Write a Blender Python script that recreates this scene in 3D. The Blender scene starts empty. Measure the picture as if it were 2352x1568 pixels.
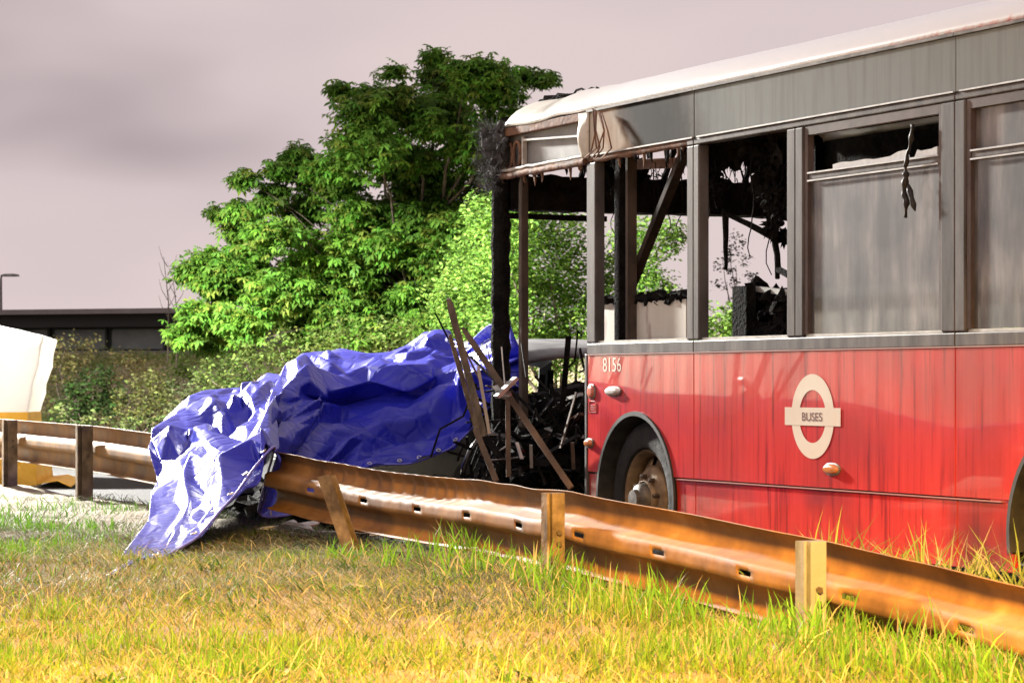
import bpy, bmesh, math, random
import numpy as np
from mathutils import Vector, Matrix, noise as mnoise

random.seed(7)
rng = np.random.default_rng(7)
scene = bpy.context.scene
R = math.radians

# ---------------------------------------------------------------- camera
FPX, CXP, HORY, CAMZ = 6358.0, 1176.0, 878.0, 1.13
cam_d = bpy.data.cameras.new('camera')
cam = bpy.data.objects.new('camera', cam_d)
scene.collection.objects.link(cam)
cam.location = (0, 0, CAMZ)
cam.rotation_euler = (R(90), 0, 0)
cam_d.sensor_width = 36
cam_d.lens = 36 * FPX / 2352
cam_d.shift_y = (HORY - 784) / 2352
cam_d.clip_start = 0.1
cam_d.clip_end = 3000
cam_d.dof.use_dof = True
cam_d.dof.focus_distance = 13.0
cam_d.dof.aperture_fstop = 13
scene.camera = cam

# ---------------------------------------------------------------- world: light-polluted cloud at night
world = bpy.data.worlds.new('World')
scene.world = world
world.use_nodes = True
wn, wl = world.node_tree.nodes, world.node_tree.links
wn.clear()
w_out = wn.new('ShaderNodeOutputWorld')
w_bg = wn.new('ShaderNodeBackground')
w_tc = wn.new('ShaderNodeTexCoord')
w_map = wn.new('ShaderNodeMapping')
w_map.inputs['Scale'].default_value = (1.0, 1.0, 2.6)
w_map.inputs['Location'].default_value = (-0.03, 0.0, 0.83)
w_n = wn.new('ShaderNodeTexNoise')
w_n.inputs['Scale'].default_value = 4.6
w_n.inputs['Detail'].default_value = 3.0
w_n.inputs['Roughness'].default_value = 0.42
w_r = wn.new('ShaderNodeValToRGB')
cr = w_r.color_ramp
cr.elements[0].position = 0.30
cr.elements[0].color = (0.40, 0.335, 0.35, 1)
cr.elements[1].position = 0.60
cr.elements[1].color = (0.67, 0.56, 0.55, 1)
e = cr.elements.new(0.45)
e.color = (0.61, 0.505, 0.515, 1)
w_bg.inputs['Strength'].default_value = 0.90
wl.new(w_tc.outputs['Generated'], w_map.inputs['Vector'])
wl.new(w_map.outputs['Vector'], w_n.inputs['Vector'])
wl.new(w_n.outputs['Fac'], w_r.inputs['Fac'])
wl.new(w_r.outputs['Color'], w_bg.inputs['Color'])
wl.new(w_bg.outputs['Background'], w_out.inputs['Surface'])

sun_d = bpy.data.lights.new('sun', 'SUN')
sun_d.energy = 0.25
sun_d.angle = R(25)
sun_d.color = (1, 0.93, 0.88)
sun = bpy.data.objects.new('sun', sun_d)
scene.collection.objects.link(sun)
sun.rotation_euler = (R(38), 0, R(-40))

WHITE_LAMP_W = 74000.0
SODIUM_LAMP_W = 16500.0

vs = scene.view_settings
vs.view_transform = 'Standard'
vs.look = 'None'
vs.exposure = 0.3
vs.gamma = 1.0
vs.use_curve_mapping = False
scene.render.engine = 'CYCLES'
cy = scene.cycles
cy.max_bounces = 5
cy.diffuse_bounces = 2
cy.glossy_bounces = 3
cy.transmission_bounces = 4
cy.transparent_max_bounces = 8
cy.caustics_reflective = False
cy.caustics_refractive = False
cy.use_denoising = True
cy.use_adaptive_sampling = True
cy.adaptive_threshold = 0.025

# ---------------------------------------------------------------- coordinates
# road frame: u runs back along the bus from its front nearside corner, p out of its near side
OX, OY = -0.115, 17.86
UX, UY = 0.4026, -0.9154
PX, PY = -0.9154, -0.4026


def up(u, p, z=0.0):
    return Vector((OX + UX * u + PX * p, OY + UY * u + PY * p, z))


def img(x, y, D):
    return Vector(((x - CXP) / FPX * D, D, CAMZ + (HORY - y) / FPX * D))


def on_side(x, y, v=0.0):
    """bus-local point on the plane v metres inside the near side"""
    k = (x - CXP) / FPX
    D = (7.085 + v) / (0.9154 * k + 0.4026)
    X = k * D
    return Vector(((X - OX) * UX + (D - OY) * UY, v, CAMZ + (HORY - y) / FPX * D))


def on_front(x, y, u=0.0):
    k = (x - CXP) / FPX
    D = (16.395 - u) / (0.9154 - 0.4026 * k)
    X = k * D
    return Vector((u, -((X - OX) * PX + (D - OY) * PY), CAMZ + (HORY - y) / FPX * D))


# ---------------------------------------------------------------- numpy value noise
def _hash(ix, iy, seed):
    n = (ix.astype(np.int64) * 374761393 + iy.astype(np.int64) * 668265263 + seed * 1442695041) & 0x7fffffff
    n = (n ^ (n >> 13)) * 1274126177 & 0x7fffffff
    return ((n ^ (n >> 16)) & 0xffff) / 65535.0


def vn(x, y, seed=0):
    x = np.asarray(x, float)
    y = np.asarray(y, float)
    ix, iy = np.floor(x), np.floor(y)
    fx, fy = x - ix, y - iy
    fx, fy = fx * fx * (3 - 2 * fx), fy * fy * (3 - 2 * fy)
    a = _hash(ix, iy, seed); b = _hash(ix + 1, iy, seed)
    c = _hash(ix, iy + 1, seed); d = _hash(ix + 1, iy + 1, seed)
    return (a * (1 - fx) + b * fx) * (1 - fy) + (c * (1 - fx) + d * fx) * fy


def facet(x, y, seed=0):
    """piecewise-planar noise on a triangulated lattice: flat facets, sharp creases"""
    x = np.asarray(x, float)
    y = np.asarray(y, float)
    ix, iy = np.floor(x), np.floor(y)
    fx, fy = x - ix, y - iy
    a = _hash(ix, iy, seed); b = _hash(ix + 1, iy, seed)
    c = _hash(ix, iy + 1, seed); d = _hash(ix + 1, iy + 1, seed)
    lower = a + fx * (b - a) + fy * (d - b)
    upper = a + fy * (c - a) + fx * (d - c)
    return np.where(fx > fy, lower, upper)


def sstep(a, b, x):
    t = np.clip((np.asarray(x, float) - a) / (b - a), 0, 1)
    return t * t * (3 - 2 * t)


# ---------------------------------------------------------------- materials
MATS = {}


def mat(name, c1, c2=None, scale=4.0, rough=0.6, metal=0.0, bump=0.0, bscale=30.0, stretch=(1, 1, 1),
        lo=0.35, hi=0.65, coat=0.0, spec=0.5, detail=5.0, rough2=None, c3=None):
    if name in MATS:
        return MATS[name]
    m = bpy.data.materials.new(name)
    m.use_nodes = True
    n, l = m.node_tree.nodes, m.node_tree.links
    b = n['Principled BSDF']
    b.inputs['Roughness'].default_value = rough
    b.inputs['Metallic'].default_value = metal
    b.inputs['Coat Weight'].default_value = coat
    b.inputs['Coat Roughness'].default_value = 0.06
    b.inputs['Specular IOR Level'].default_value = spec
    if c2 is None:
        b.inputs['Base Color'].default_value = (*c1, 1)
    tc = n.new('ShaderNodeTexCoord')
    if c2 is not None:
        mp = n.new('ShaderNodeMapping')
        mp.inputs['Scale'].default_value = stretch
        nz = n.new('ShaderNodeTexNoise')
        nz.inputs['Scale'].default_value = scale
        nz.inputs['Detail'].default_value = detail
        nz.inputs['Roughness'].default_value = 0.6
        rp = n.new('ShaderNodeValToRGB')
        rp.color_ramp.elements[0].position = lo
        rp.color_ramp.elements[0].color = (*c1, 1)
        rp.color_ramp.elements[1].position = hi
        rp.color_ramp.elements[1].color = (*c2, 1)
        if c3 is not None:
            ee = rp.color_ramp.elements.new(min(0.98, hi + 0.14))
            ee.color = (*c3, 1)
        l.new(tc.outputs['Object'], mp.inputs['Vector'])
        l.new(mp.outputs['Vector'], nz.inputs['Vector'])
        l.new(nz.outputs['Fac'], rp.inputs['Fac'])
        l.new(rp.outputs['Color'], b.inputs['Base Color'])
        if rough2 is not None:
            mr = n.new('ShaderNodeMapRange')
            mr.inputs['From Min'].default_value = lo
            mr.inputs['From Max'].default_value = hi
            mr.inputs['To Min'].default_value = rough
            mr.inputs['To Max'].default_value = rough2
            l.new(nz.outputs['Fac'], mr.inputs['Value'])
            l.new(mr.outputs['Result'], b.inputs['Roughness'])
    if bump > 0:
        n2 = n.new('ShaderNodeTexNoise')
        n2.inputs['Scale'].default_value = bscale
        n2.inputs['Detail'].default_value = 6
        bp = n.new('ShaderNodeBump')
        bp.inputs['Strength'].default_value = bump
        bp.inputs['Distance'].default_value = 0.02
        l.new(tc.outputs['Object'], n2.inputs['Vector'])
        l.new(n2.outputs['Fac'], bp.inputs['Height'])
        l.new(bp.outputs['Normal'], b.inputs['Normal'])
    MATS[name] = m
    return m


def leaf_mat(name, translucency=0.35, rough=0.55):
    """leaf or blade: colour per blade from the attribute tint, partly translucent"""
    m = bpy.data.materials.new(name)
    m.use_nodes = True
    n, l = m.node_tree.nodes, m.node_tree.links
    b = n['Principled BSDF']
    b.inputs['Roughness'].default_value = rough
    b.inputs['Specular IOR Level'].default_value = 0.15
    at = n.new('ShaderNodeAttribute')
    at.attribute_name = 'tint'
    tr = n.new('ShaderNodeBsdfTranslucent')
    mx = n.new('ShaderNodeMixShader')
    mx.inputs['Fac'].default_value = translucency
    l.new(at.outputs['Color'], b.inputs['Base Color'])
    l.new(at.outputs['Color'], tr.inputs['Color'])
    l.new(b.outputs['BSDF'], mx.inputs[1])
    l.new(tr.outputs['BSDF'], mx.inputs[2])
    l.new(mx.outputs['Shader'], n['Material Output'].inputs['Surface'])
    return m


def emit_mat(name, col, strength):
    m = bpy.data.materials.new(name)
    m.use_nodes = True
    b = m.node_tree.nodes['Principled BSDF']
    b.inputs['Base Color'].default_value = (*col, 1)
    b.inputs['Emission Color'].default_value = (*col, 1)
    b.inputs['Emission Strength'].default_value = strength
    return m


def ramp_nodes(n, stops):
    rp = n.new('ShaderNodeValToRGB')
    c = rp.color_ramp
    c.elements[0].position, c.elements[0].color = stops[0][0], (*stops[0][1], 1)
    c.elements[1].position, c.elements[1].color = stops[-1][0], (*stops[-1][1], 1)
    for p, col in stops[1:-1]:
        q = c.elements.new(p)
        q.color = (*col, 1)
    return rp


# red bus paint: run-off streaks that also paint in fence reflections, smoke film, dents
def red_paint(name, dirt):
    m = bpy.data.materials.new(name)
    m.use_nodes = True
    n, l = m.node_tree.nodes, m.node_tree.links
    b = n['Principled BSDF']
    tc = n.new('ShaderNodeTexCoord')
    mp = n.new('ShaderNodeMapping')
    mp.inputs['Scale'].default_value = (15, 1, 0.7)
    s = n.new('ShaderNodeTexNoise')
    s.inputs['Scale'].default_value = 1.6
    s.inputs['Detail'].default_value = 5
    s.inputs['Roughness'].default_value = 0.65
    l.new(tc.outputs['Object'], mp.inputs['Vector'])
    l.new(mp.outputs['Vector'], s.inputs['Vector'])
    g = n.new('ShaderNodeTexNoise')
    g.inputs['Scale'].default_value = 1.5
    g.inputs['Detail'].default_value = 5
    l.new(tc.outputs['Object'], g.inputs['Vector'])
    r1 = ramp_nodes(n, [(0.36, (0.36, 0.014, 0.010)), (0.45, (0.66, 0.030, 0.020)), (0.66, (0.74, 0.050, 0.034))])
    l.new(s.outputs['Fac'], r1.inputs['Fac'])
    mx = n.new('ShaderNodeMixRGB')
    mx.inputs['Color2'].default_value = (0.10, 0.022, 0.02, 1)
    mr = n.new('ShaderNodeMapRange')
    mr.inputs['From Min'].default_value = 0.44
    mr.inputs['From Max'].default_value = 0.66
    mr.inputs['To Max'].default_value = dirt
    l.new(g.outputs['Fac'], mr.inputs['Value'])
    l.new(mr.outputs['Result'], mx.inputs['Fac'])
    l.new(r1.outputs['Color'], mx.inputs['Color1'])
    l.new(mx.outputs['Color'], b.inputs['Base Color'])
    b.inputs['Roughness'].default_value = 0.28
    b.inputs['Coat Weight'].default_value = 0.75
    b.inputs['Coat Roughness'].default_value = 0.035
    w = n.new('ShaderNodeTexNoise')
    w.inputs['Scale'].default_value = 1.7
    w.inputs['Detail'].default_value = 1
    bp = n.new('ShaderNodeBump')
    bp.inputs['Strength'].default_value = 0.012
    bp.inputs['Distance'].default_value = 0.05
    l.new(tc.outputs['Object'], w.inputs['Vector'])
    l.new(w.outputs['Fac'], bp.inputs['Height'])
    l.new(bp.outputs['Normal'], b.inputs['Normal'])
    l.new(bp.outputs['Normal'], b.inputs['Coat Normal'])
    return m


def upper_panel_mat():
    """grey coachwork scorched towards the front: blistered cream, brown, black soot, then grey film"""
    m = bpy.data.materials.new('scorched_grey_panel')
    m.use_nodes = True
    n, l = m.node_tree.nodes, m.node_tree.links
    b = n['Principled BSDF']
    tc = n.new('ShaderNodeTexCoord')
    sx = n.new('ShaderNodeSeparateXYZ')
    l.new(tc.outputs['Object'], sx.inputs['Vector'])
    nz = n.new('ShaderNodeTexNoise')
    nz.inputs['Scale'].default_value = 3.0
    nz.inputs['Detail'].default_value = 6
    nz.inputs['Roughness'].default_value = 0.62
    l.new(tc.outputs['Object'], nz.inputs['Vector'])
    # u + tilt by z + noise
    a = n.new('ShaderNodeMath'); a.operation = 'MULTIPLY_ADD'
    a.inputs[1].default_value = 0.5
    l.new(nz.outputs['Fac'], a.inputs[0]); l.new(sx.outputs['X'], a.inputs[2])
    z = n.new('ShaderNodeMath'); z.operation = 'MULTIPLY_ADD'
    z.inputs[1].default_value = 0.55
    l.new(sx.outputs['Z'], z.inputs[0]); l.new(a.outputs['Value'], z.inputs[2])
    mr = n.new('ShaderNodeMapRange')
    mr.inputs['From Min'].default_value = 3.02
    mr.inputs['From Max'].default_value = 4.95
    l.new(z.outputs['Value'], mr.inputs['Value'])
    rp = ramp_nodes(n, [(0.0, (0.62, 0.55, 0.45)), (0.10, (0.60, 0.52, 0.42)), (0.17, (0.40, 0.25, 0.15)),
                        (0.25, (0.46, 0.37, 0.28)), (0.31, (0.09, 0.06, 0.045)), (0.38, (0.02, 0.016, 0.014)), (0.55, (0.018, 0.015, 0.013)), (0.66, (0.05, 0.046, 0.042)), (0.75, (0.16, 0.16, 0.152)),
                        (0.84, (0.24, 0.265, 0.26)), (1.0, (0.31, 0.34, 0.335))])
    l.new(mr.outputs['Result'], rp.inputs['Fac'])
    mp = n.new('ShaderNodeMapping')
    mp.inputs['Scale'].default_value = (14, 1, 1.2)
    s = n.new('ShaderNodeTexNoise')
    s.inputs['Scale'].default_value = 1.4
    s.inputs['Detail'].default_value = 4
    l.new(tc.outputs['Object'], mp.inputs['Vector'])
    l.new(mp.outputs['Vector'], s.inputs['Vector'])
    r2 = ramp_nodes(n, [(0.33, (0.62, 0.60, 0.58)), (0.55, (1, 1, 1))])
    l.new(s.outputs['Fac'], r2.inputs['Fac'])
    mx = n.new('ShaderNodeMixRGB'); mx.blend_type = 'MULTIPLY'; mx.inputs['Fac'].default_value = 0.4
    l.new(rp.outputs['Color'], mx.inputs['Color1']); l.new(r2.outputs['Color'], mx.inputs['Color2'])
    l.new(mx.outputs['Color'], b.inputs['Base Color'])
    b.inputs['Roughness'].default_value = 0.6
    b.inputs['Specular IOR Level'].default_value = 0.05
    return m


def roof_mat():
    m = bpy.data.materials.new('roof_skin')
    m.use_nodes = True
    n, l = m.node_tree.nodes, m.node_tree.links
    b = n['Principled BSDF']
    tc = n.new('ShaderNodeTexCoord')
    sx = n.new('ShaderNodeSeparateXYZ')
    l.new(tc.outputs['Object'], sx.inputs['Vector'])
    nz = n.new('ShaderNodeTexNoise')
    nz.inputs['Scale'].default_value = 3.2
    nz.inputs['Detail'].default_value = 6
    l.new(tc.outputs['Object'], nz.inputs['Vector'])
    a = n.new('ShaderNodeMath'); a.operation = 'MULTIPLY_ADD'
    a.inputs[1].default_value = 0.9
    l.new(nz.outputs['Fac'], a.inputs[0]); l.new(sx.outputs['X'], a.inputs[2])
    mr = n.new('ShaderNodeMapRange')
    mr.inputs['From Min'].default_value = 0.4
    mr.inputs['From Max'].default_value = 3.4
    l.new(a.outputs['Value'], mr.inputs['Value'])
    rp = ramp_nodes(n, [(0.0, (0.70, 0.68, 0.60)), (0.16, (0.66, 0.64, 0.56)), (0.26, (0.30, 0.28, 0.22)), (0.33, (0.68, 0.66, 0.62)),
                        (0.6, (0.86, 0.86, 0.86)), (1.0, (0.88, 0.88, 0.88))])
    l.new(mr.outputs['Result'], rp.inputs['Fac'])
    # red paint streaks along the lower edge further back
    mp = n.new('ShaderNodeMapping')
    mp.inputs['Scale'].default_value = (12, 1, 1)
    s = n.new('ShaderNodeTexNoise')
    s.inputs['Scale'].default_value = 1.5
    s.inputs['Detail'].default_value = 4
    l.new(tc.outputs['Object'], mp.inputs['Vector']); l.new(mp.outputs['Vector'], s.inputs['Vector'])
    q = n.new('ShaderNodeMath'); q.operation = 'MULTIPLY_ADD'; q.inputs[1].default_value = 0.09
    l.new(s.outputs['Fac'], q.inputs[0]); l.new(sx.outputs['Z'], q.inputs[2])
    zr = n.new('ShaderNodeMapRange')
    zr.inputs['From Min'].default_value = 2.825; zr.inputs['From Max'].default_value = 2.785
    l.new(q.outputs['Value'], zr.inputs['Value'])
    ur = n.new('ShaderNodeMapRange')
    ur.inputs['From Min'].default_value = 4.2; ur.inputs['From Max'].default_value = 5.6
    l.new(sx.outputs['X'], ur.inputs['Value'])
    k = n.new('ShaderNodeMath'); k.operation = 'MULTIPLY'
    l.new(zr.outputs['Result'], k.inputs[0]); l.new(ur.outputs['Result'], k.inputs[1])
    mx = n.new('ShaderNodeMixRGB')
    mx.inputs['Color2'].default_value = (0.62, 0.06, 0.06, 1)
    l.new(k.outputs['Value'], mx.inputs['Fac']); l.new(rp.outputs['Color'], mx.inputs['Color1'])
    l.new(mx.outputs['Color'], b.inputs['Base Color'])
    b.inputs['Roughness'].default_value = 0.4
    return m


def soot_glass():
    m = bpy.data.materials.new('sooty_glass')
    m.use_nodes = True
    n, l = m.node_tree.nodes, m.node_tree.links
    b = n['Principled BSDF']
    tc = n.new('ShaderNodeTexCoord')
    mp = n.new('ShaderNodeMapping')
    mp.inputs['Scale'].default_value = (4.5, 1, 0.8)
    nz = n.new('ShaderNodeTexNoise')
    nz.inputs['Scale'].default_value = 1.8
    nz.inputs['Detail'].default_value = 6
    nz.inputs['Roughness'].default_value = 0.62
    l.new(tc.outputs['Object'], mp.inputs['Vector']); l.new(mp.outputs['Vector'], nz.inputs['Vector'])
    n2 = n.new('ShaderNodeTexNoise')
    n2.inputs['Scale'].default_value = 2.3
    n2.inputs['Detail'].default_value = 3
    l.new(tc.outputs['Object'], n2.inputs['Vector'])
    ad = n.new('ShaderNodeMixRGB'); ad.inputs['Fac'].default_value = 0.5
    l.new(nz.outputs['Fac'], ad.inputs['Color1']); l.new(n2.outputs['Fac'], ad.inputs['Color2'])
    rp = ramp_nodes(n, [(0.38, (0.035, 0.034, 0.031)), (0.5, (0.13, 0.115, 0.105)), (0.62, (0.31, 0.275, 0.25))])
    l.new(ad.outputs['Color'], rp.inputs['Fac'])
    l.new(rp.outputs['Color'], b.inputs['Base Color'])
    b.inputs['Roughness'].default_value = 0.5
    b.inputs['Coat Weight'].default_value = 1.0
    b.inputs['Coat Roughness'].default_value = 0.03
    t = n.new('ShaderNodeBsdfTransparent')
    t.inputs['Color'].default_value = (0.75, 0.7, 0.68, 1)
    mr = n.new('ShaderNodeMapRange')
    mr.inputs['From Min'].default_value = 0.36; mr.inputs['From Max'].default_value = 0.6
    mr.inputs['To Min'].default_value = 0.80; mr.inputs['To Max'].default_value = 0.97
    l.new(ad.outputs['Color'], mr.inputs['Value'])
    mx = n.new('ShaderNodeMixShader')
    l.new(mr.outputs['Result'], mx.inputs['Fac'])
    l.new(t.outputs['BSDF'], mx.inputs[1]); l.new(b.outputs['BSDF'], mx.inputs[2])
    l.new(mx.outputs['Shader'], n['Material Output'].inputs['Surface'])
    return m


# ---------------------------------------------------------------- mesh helpers
def link(o, parent=None):
    scene.collection.objects.link(o)
    if parent is not None:
        o.parent = parent
    return o


def tag(o, label=None, cat=None, group=None, kind=None):
    if label: o['label'] = label
    if cat: o['category'] = cat
    if group: o['group'] = group
    if kind: o['kind'] = kind
    return o


def empty(name, loc=(0, 0, 0), rz=0.0):
    o = bpy.data.objects.new(name, None)
    o.empty_display_size = 0.2
    link(o)
    o.location = loc
    o.rotation_euler = (0, 0, rz)
    return o


class MB:
    def __init__(self):
        self.v, self.f = [], []

    def add(self, vs_, fs):
        k = len(self.v)
        self.v += [tuple(a) for a in vs_]
        self.f += [tuple(i + k for i in f) for f in fs]
        return self

    def box(self, x0, x1, y0, y1, z0, z1):
        vs_ = [(x0, y0, z0), (x1, y0, z0), (x1, y1, z0), (x0, y1, z0), (x0, y0, z1), (x1, y0, z1), (x1, y1, z1), (x0, y1, z1)]
        return self.add(vs_, [(0, 3, 2, 1), (4, 5, 6, 7), (0, 1, 5, 4), (1, 2, 6, 5), (2, 3, 7, 6), (3, 0, 4, 7)])

    def bar(self, a, b, w, h=None, up_=(0, 0, 1), w2=None):
        a, b = Vector(a), Vector(b)
        h = w if h is None else h
        w2 = w if w2 is None else w2
        d = (b - a).normalized()
        u_ = Vector(up_)
        if abs(d.dot(u_)) > 0.97:
            u_ = Vector((1, 0, 0))
        s = d.cross(u_).normalized()
        t = s.cross(d).normalized()
        vs_ = []
        for q, ww, hh in ((a, w, h), (b, w2, h * w2 / w)):
            for i, j in ((-1, -1), (1, -1), (1, 1), (-1, 1)):
                vs_.append(q + s * (i * ww / 2) + t * (j * hh / 2))
        return self.add(vs_, [(0, 1, 2, 3), (7, 6, 5, 4), (0, 4, 5, 1), (1, 5, 6, 2), (2, 6, 7, 3), (3, 7, 4, 0)])

    def tube(self, pts, r, n=6):
        pts = [Vector(p) for p in pts]
        rs = r if isinstance(r, (list, tuple)) else [r] * len(pts)
        rings = []
        prev = None
        for i, p in enumerate(pts):
            d = (pts[min(i + 1, len(pts) - 1)] - pts[max(i - 1, 0)])
            d = d.normalized() if d.length > 1e-9 else Vector((0, 0, 1))
            if prev is None:
                s = d.cross(Vector((0.3, 0.2, 1))).normalized()
                if s.length < 0.1:
                    s = Vector((1, 0, 0))
            else:
                s = (prev - d * prev.dot(d)).normalized()
            prev = s
            t = d.cross(s)
            rings.append([p + (s * math.cos(2 * math.pi * k / n) + t * math.sin(2 * math.pi * k / n)) * rs[i] for k in range(n)])
        vs_ = [q for rr in rings for q in rr]
        fs = []
        for i in range(len(pts) - 1):
            for k in range(n):
                a, b = i * n + k, i * n + (k + 1) % n
                fs.append((a, b, b + n, a + n))
        fs.append(tuple(range(n - 1, -1, -1)))
        fs.append(tuple(range((len(pts) - 1) * n, len(pts) * n)))
        return self.add(vs_, fs)

    def prism(self, outline, y0, y1):
        """outline in (x, z) extruded along y"""
        n = len(outline)
        vs_ = [(x, y0, z) for x, z in outline] + [(x, y1, z) for x, z in outline]
        fs = [tuple(range(n)), tuple(range(2 * n - 1, n - 1, -1))]
        for i in range(n):
            j = (i + 1) % n
            fs.append((i, i + n, j + n, j))
        return self.add(vs_, fs)

    def lathe(self, prof, axis_c, n=32):
        """profile (radius, y) turned round the y axis through axis_c"""
        cx, cy_, cz = axis_c
        vs_ = []
        for r_, y in prof:
            for k in range(n):
                a = 2 * math.pi * k / n
                vs_.append((cx + r_ * math.cos(a), cy_ + y, cz + r_ * math.sin(a)))
        fs = []
        for i in range(len(prof) - 1):
            for k in range(n):
                k2 = (k + 1) % n
                fs.append((i * n + k, i * n + k2, (i + 1) * n + k2, (i + 1) * n + k))
        return self.add(vs_, fs)

    def grid(self, P):
        """P: rows of points"""
        r_, c_ = len(P), len(P[0])
        return self.add([q for row in P for q in row],
                        [(i * c_ + j, i * c_ + j + 1, (i + 1) * c_ + j + 1, (i + 1) * c_ + j) for i in range(r_ - 1) for j in range(c_ - 1)])

    def build(self, name, m, parent=None, smooth=False, bevel=0.0, solid=0.0, angle=None):
        me = bpy.data.meshes.new(name)
        me.from_pydata(self.v, [], self.f)
        me.validate()
        me.update()
        bm = bmesh.new()
        bm.from_mesh(me)
        bmesh.ops.recalc_face_normals(bm, faces=bm.faces)
        bm.to_mesh(me)
        bm.free()
        if m is not None:
            me.materials.append(m)
        if smooth or angle:
            for p in me.polygons:
                p.use_smooth = True
            if angle and hasattr(me, 'set_sharp_from_angle'):
                me.set_sharp_from_angle(angle=R(angle))
        o = bpy.data.objects.new(name, me)
        link(o, parent)
        if solid:
            md = o.modifiers.new('solid', 'SOLIDIFY'); md.thickness = solid; md.offset = 0
        if bevel:
            md = o.modifiers.new('bevel', 'BEVEL'); md.width = bevel; md.segments = 2; md.limit_method = 'ANGLE'; md.angle_limit = R(40)
        return o


def np_mesh(name, V, F, m, parent=None, tint=None, smooth=False):
    """V (n,3) array, F (k,m) int array, tint (n,3) vertex colours"""
    me = bpy.data.meshes.new(name)
    n, k, c = len(V), F.shape[0], F.shape[1]
    me.vertices.add(n)
    me.vertices.foreach_set('co', np.ascontiguousarray(V, dtype=np.float32).ravel())
    me.loops.add(k * c)
    me.loops.foreach_set('vertex_index', np.ascontiguousarray(F, dtype=np.int32).ravel())
    me.polygons.add(k)
    me.polygons.foreach_set('loop_start', np.arange(0, k * c, c, dtype=np.int32))
    me.polygons.foreach_set('loop_total', np.full(k, c, dtype=np.int32))
    if smooth:
        me.polygons.foreach_set('use_smooth', np.ones(k, dtype=bool))
    me.update(calc_edges=True)
    if tint is not None:
        at = me.color_attributes.new('tint', 'FLOAT_COLOR', 'POINT')
        c4 = np.ones((n, 4), dtype=np.float32)
        c4[:, :3] = tint
        at.data.foreach_set('color', c4.ravel())
    if m is not None:
        me.materials.append(m)
    o = bpy.data.objects.new(name, me)
    link(o, parent)
    return o


def lump(mb, c, r, seed=0, rough=0.45, sub=2, freq=1.6):
    """ragged burnt or stony lump"""
    bm = bmesh.new()
    bmesh.ops.create_icosphere(bm, subdivisions=sub, radius=1.0)
    vs_ = []
    for v in bm.verts:
        k = 1 + rough * 2 * (mnoise.noise(v.co * freq + Vector((seed * 3.1, seed * 1.7, seed * 0.9))))
        vs_.append((c[0] + v.co.x * r[0] * k, c[1] + v.co.y * r[1] * k, c[2] + v.co.z * r[2] * k))
    fs = [tuple(v.index for v in f.verts) for f in bm.faces]
    bm.free()
    mb.add(vs_, fs)
    return mb


def text_mesh(body, size, m, name, parent, origin, width=None, bold=0.0):
    """flat lettering on the near side of the bus, reading towards +u"""
    cu = bpy.data.curves.new(name, 'FONT')
    cu.body = body
    cu.size = 1.0
    cu.extrude = 0.0
    cu.offset = bold
    cu.align_x = 'CENTER'
    t = bpy.data.objects.new(name + '_tmp', cu)
    scene.collection.objects.link(t)
    bpy.context.view_layer.update()
    dg = bpy.context.evaluated_depsgraph_get()
    me = bpy.data.meshes.new_from_object(t.evaluated_get(dg))
    bpy.data.objects.remove(t)
    xs = [v.co.x for v in me.vertices]; ys = [v.co.y for v in me.vertices]
    sy = size / (max(ys) - min(ys))
    sx_ = width / (max(xs) - min(xs)) if width else sy
    mx_, my = (max(xs) + min(xs)) / 2, min(ys)
    for v in me.vertices:
        x, y = v.co.x, v.co.y
        v.co = (origin[0] + (x - mx_) * sx_, origin[1], origin[2] + (y - my) * sy)
    me.materials.clear()
    me.materials.append(m)
    me.name = name
    o = bpy.data.objects.new(name, me)
    link(o, parent)
    return o


# ================================================================= SETTING
def hz(X, Y):
    """ground height"""
    X = np.asarray(X, float); Y = np.asarray(Y, float)
    p = (X - OX) * PX + (Y - OY) * PY
    u = (X - OX) * UX + (Y - OY) * UY
    z = np.full(np.shape(p), -0.03)
    verge = 0.10 + 0.23 * sstep(1.3, 2.1, p)
    bump = (vn(X * 1.1, Y * 1.1, 3) - 0.5) * 0.07 + (vn(X * 3.7, Y * 3.7, 5) - 0.5) * 0.035 + (vn(X * 9, Y * 9, 6) - 0.5) * 0.014
    far = sstep(30, 60, np.hypot(X, Y))
    verge = verge + bump * sstep(1.4, 2.2, p) + (vn(X * 0.05, Y * 0.05, 8) - 0.5) * 0.6 * far
    z = np.where(p > 1.3, verge, z)
    bank = 0.05 + 1.5 * sstep(-7.4, -11.5, p) + (vn(X * 0.5, Y * 0.5, 9) - 0.5) * 0.25 * sstep(-7.4, -9, p)
    z = np.where(p < -6.7, bank, z)
    return z


def axis(segs):
    out = []
    for a, b, n in segs:
        out += list(np.linspace(a, b, n, endpoint=False))
    out.append(segs[-1][1])
    return np.array(out)


pa = axis([(-900, -200, 8), (-200, -40, 10), (-40, -12, 12), (-12, -6.75, 16), (-6.75, -6.65, 1), (-6.65, 1.25, 4), (1.25, 1.31, 1),
           (1.31, 2.2, 14), (2.2, 7, 90), (7, 15, 20), (15, 60, 12), (60, 900, 10)])
ua = axis([(-900, -200, 8), (-200, -60, 12), (-60, -14, 40), (-14, 12, 430), (12, 40, 14), (40, 900, 12)])
UU, PP = np.meshgrid(ua, pa)
GX = OX + UX * UU + PX * PP
GY = OY + UY * UU + PY * PP
GZ = hz(GX, GY)
V = np.stack([GX.ravel(), GY.ravel(), GZ.ravel()], 1)
nr, nc = UU.shape
ii, jj = np.meshgrid(np.arange(nr - 1), np.arange(nc - 1), indexing='ij')
b0 = (ii * nc + jj).ravel()
F = np.stack([b0, b0 + 1, b0 + nc + 1, b0 + nc], 1)
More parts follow.
